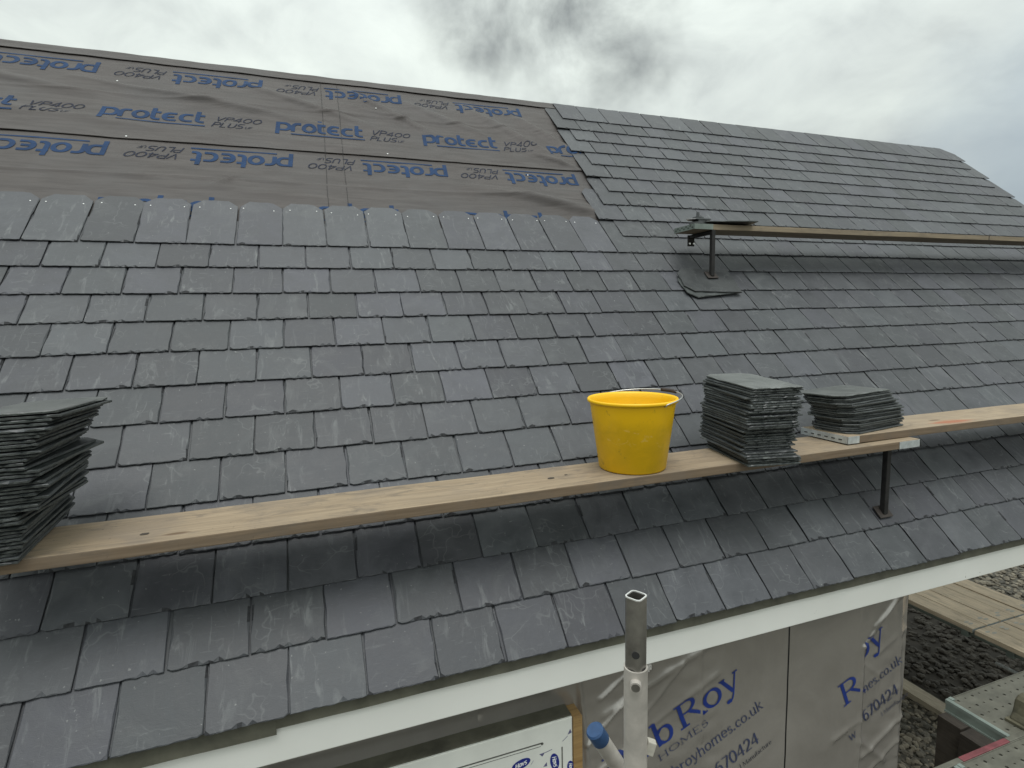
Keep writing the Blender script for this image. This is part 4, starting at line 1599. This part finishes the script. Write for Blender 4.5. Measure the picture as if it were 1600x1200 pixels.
# ------------------------------------------------------------------ steel deck of the scaffold, lower right
def deck_plank(x0, x1, y0, y1, zt, label, rows, red=False):
    root = empty('steel_deck', (x0, (y0 + y1) / 2, zt))
    tag(root, label, 'steel deck')
    Lx, Wy = x1 - x0, y1 - y0
    cell = Wy / rows
    ncol = int(min(Lx, 1.7) / cell)
    b = MB()
    x_end = .016
    for i in range(ncol):
        for j in range(rows):
            cx, cy = x_end + (i + .5) * cell, -Wy / 2 + (j + .5) * cell
            h = cell / 2
            sq = [(h, 0), (h, h), (0, h), (-h, h), (-h, 0), (-h, -h), (0, -h), (h, -h)]
            r_ = .0068 if (i + j) % 2 == 0 else .0045
            oc = [(r_ * math.cos(2 * math.pi * k / 8), r_ * math.sin(2 * math.pi * k / 8)) for k in range(8)]
            b0 = len(b.v)
            b.v += [Vector((cx + p, cy + q, 0)) for p, q in sq] + [Vector((cx + p * 1.5, cy + q * 1.5, .0005)) for p, q in oc] + [Vector((cx + p, cy + q, .0022)) for p, q in oc] + [Vector((cx + p, cy + q, -.006)) for p, q in oc]
            for r2 in range(3):
                for k in range(8):
                    b.f.append([b0 + r2 * 8 + k, b0 + r2 * 8 + (k + 1) % 8, b0 + (r2 + 1) * 8 + (k + 1) % 8, b0 + (r2 + 1) * 8 + k])
    xl = x_end + ncol * cell
    if xl < Lx:
        b.add([(xl, -Wy / 2, 0), (Lx, -Wy / 2, 0), (Lx, Wy / 2, 0), (xl, Wy / 2, 0)], [(0, 1, 2, 3)])
    b.build('perforated_tread', M_DECKSTEEL, root, angle=True)
    b = MB()
    b.box(.02, Lx, -Wy / 2 + .004, Wy / 2 - .004, -.05, -.02)
    b.build('under_channel', M_SLOT, root)
    for sgn in (-1, 1):
        b = MB()
        yy = sgn * Wy / 2
        b.box(.0, Lx, min(yy, yy + sgn * .004), max(yy, yy + sgn * .004), -.055, .003)
        b.build('side_rail', M_DECKSTEEL, root, bevel=.0015)
    b = MB()
    b.box(-.004, .010, -Wy / 2 - .003, Wy / 2 + .003, -.056, .006)
    b.box(-.010, -.004, -Wy / 2 - .003, Wy / 2 + .003, -.012, .006)
    b.box(-.012, -.004, -Wy / 2 - .003, Wy / 2 + .003, -.056, -.046)
    b.box(.010, .030, Wy / 2 - .018, Wy / 2 + .003, -.002, .009)
    b.build('end_plate', M_GALVGREEN, root, bevel=.002)
    if red:
        b = MB()
        b.box(.06, .36, Wy / 2 + .0052, Wy / 2 + .03, -.02, .004)
        b.build('red_paint_mark', M_RED, root, bevel=.004)
        b = MB()
        b.box(-.2, .06, Wy / 2 + .0052, Wy / 2 + .03, -.02, .003)
        b.box(.362, Lx, Wy / 2 + .0052, Wy / 2 + .03, -.02, .003)
        b.build('edge_rail', M_DECKSTEEL, root, bevel=.004)
    return root


deck_plank(3.430, 6.4, -.450, -.200, -.600, 'perforated steel deck with a greenish galvanised end plate', 5)
deck_plank(3.040, 6.4, -.730, -.480, -.600, 'perforated steel deck with a red painted edge', 5, True)

# muddy coupler sitting on the steel deck
cp = empty('scaffold_coupler', (3.60, -.425, -.60))
tag(cp, 'muddy iron scaffold coupler standing on the perforated steel deck', 'scaffold coupler')
V, F = [], []
secs = [(-.055, -.02, .0), (-.058, .0, .012), (-.050, .03, .03), (-.036, .065, .055), (-.020, .095, .085), (.0, .11, .10), (.03, .118, .105), (.07, .11, .10), (.10, .07, .08), (.11, .03, .05), (.105, .0, .0)]
b = MB()
outer = [(-.060, .0), (-.056, .022), (-.042, .045), (-.034, .075), (-.030, .105), (-.016, .122), (.008, .126), (.05, .12), (.085, .10), (.11, .06), (.115, .0)]
nO = len(outer)
rows_ = [(-.036, .86), (-.028, 1.0), (.028, 1.0), (.036, .86)]
for yy, k in rows_:
    V += [(x * k, yy, z * k) for x, z in outer]
for a in range(3):
    for i in range(nO - 1):
        F.append([a * nO + i, a * nO + i + 1, (a + 1) * nO + i + 1, (a + 1) * nO + i])
F.append(list(reversed(range(nO))))
F.append([3 * nO + i for i in range(nO)])
b.add(V, F)
b.build('saddle', M_MUD, cp, bevel=.004)
b = MB()
b.box(-.072, .06, -.044, .044, .0, .014)
b.build('flange', M_MUD, cp, bevel=.003)
b = MB()
b.tube((-.01, -.046, .03), (-.01, -.068, .03), .011, 6)
b.tube((-.01, -.068, .03), (-.01, -.082, .03), .006, 10)
b.build('bolt', M_STEEL, cp)

# ------------------------------------------------------------------ lower timber deck under the open end of the roof
ZL = -1.42
xe = [5.742, 5.925, 6.110, 6.303, 6.470, 6.665]
far_lab = ['far deck board nearest the foil wall, lit along its edge', 'second far deck board from the foil wall', 'middle far deck board of the lower timber platform',
           'far deck board just inside the wide dark gap', 'outermost far deck board beyond the wide dark gap']
near_lab = ['near deck board on the open edge above the dark gravel', 'second near deck board from the open edge', 'middle near deck board of the lower timber platform',
            'near deck board just inside the wide dark gap', 'outermost near deck board beyond the wide dark gap']
for i in range(5):
    gap = .006 if i != 3 else .022
    for (ya, yb, labs) in ((1.016, 3.6, far_lab), (-1.2, .996, near_lab)):
        o = board('deck_board', xe[i] + .003, xe[i + 1] - gap, ya, yb, ZL - .038 - random.uniform(0, .004), ZL - random.uniform(0, .004), M_DECK, axis='y', bevel=.003)
        tag(o, labs[i], 'deck board', 'boards of the lower timber platform')
        wd = xe[i + 1] - gap - xe[i] - .003
        ln_ = yb - ya
        for yy in ((.055, .085) if ya > 0 else (ln_ - .085, ln_ - .055)):
            b = MB()
            cx = wd * random.uniform(.35, .6)
            b.add([(cx + .028 * math.cos(a), yy + .012 * math.sin(a), .0405) for a in [2 * math.pi * k / 10 for k in range(10)]], [list(range(10))])
            b.build('nail_plate', M_PLATE, o)
        b = MB()
        ye = 0 if ya > 0 else ln_
        b.box(.004, wd - .004, ye - .002, ye + .002, .004, .034)
        b.build('end_band', M_BAND, o)


def tube_thing(name, a, b_, label, mat=M_GALVGREEN, r_=.024, group=None):
    o = empty(name, a)
    tag(o, label, 'scaffold tube', group)
    b = MB()
    b.tube((0, 0, 0), Vector(b_) - Vector(a), r_, 18)
    b.build('tube', mat, o, angle=True)
    return o


t1 = tube_thing('ledger_tube', (5.800, -1.2, -1.489), (5.800, 3.6, -1.489), 'greenish ledger tube running under the open edge of the timber platform')
for yy in (1.05, .72):
    b = MB()
    b.tube((0, 1.2 + yy, 0), (0, 1.2 + yy + .055, 0), .034, 14)
    b.box(-.045, -.02, 1.2 + yy, 1.2 + yy + .055, -.03, .03)
    b.build('clamp', M_GALVGREEN, t1, bevel=.003)
tube_thing('ledger_tube', (6.60, -1.2, -1.489), (6.60, 3.6, -1.489), 'ledger tube under the outer boards of the timber platform')
tube_thing('guard_tube', (6.11, -1.4, -1.82), (6.11, 1.02, -1.82), 'thin pale tube hanging lower in the dark under the timber platform', M_BAND, .012)
for (x, y) in ((5.86, 3.3), (6.66, 3.3), (5.86, -1.0), (6.66, -1.0)):
    tube_thing('platform_leg', (x, y, -2.5), (x, y, -1.46), 'upright tube leg carrying the timber platform', group='legs of the timber platform')

# timber edging on the ground and two dark brown blocks by the steel deck
kb = board('timber_edging', 5.90, 6.06, .2, 3.2, -2.49, -2.43, M_KERB, axis='y')
tag(kb, 'pale timber edging board between light gravel and ground coloured dark for shade', 'edging board')
for (x0, x1, y0, y1, lab) in ((4.40, 4.52, .28, .42, 'dark brown timber block farther under the steel deck end'), (4.36, 4.48, .12, .265, 'dark brown timber block nearer under the steel deck end')):
    o = board('timber_block', x0, x1, y0, y1, -2.5, -1.40, M_DARKWOOD, axis='y')
    tag(o, lab, 'timber block')
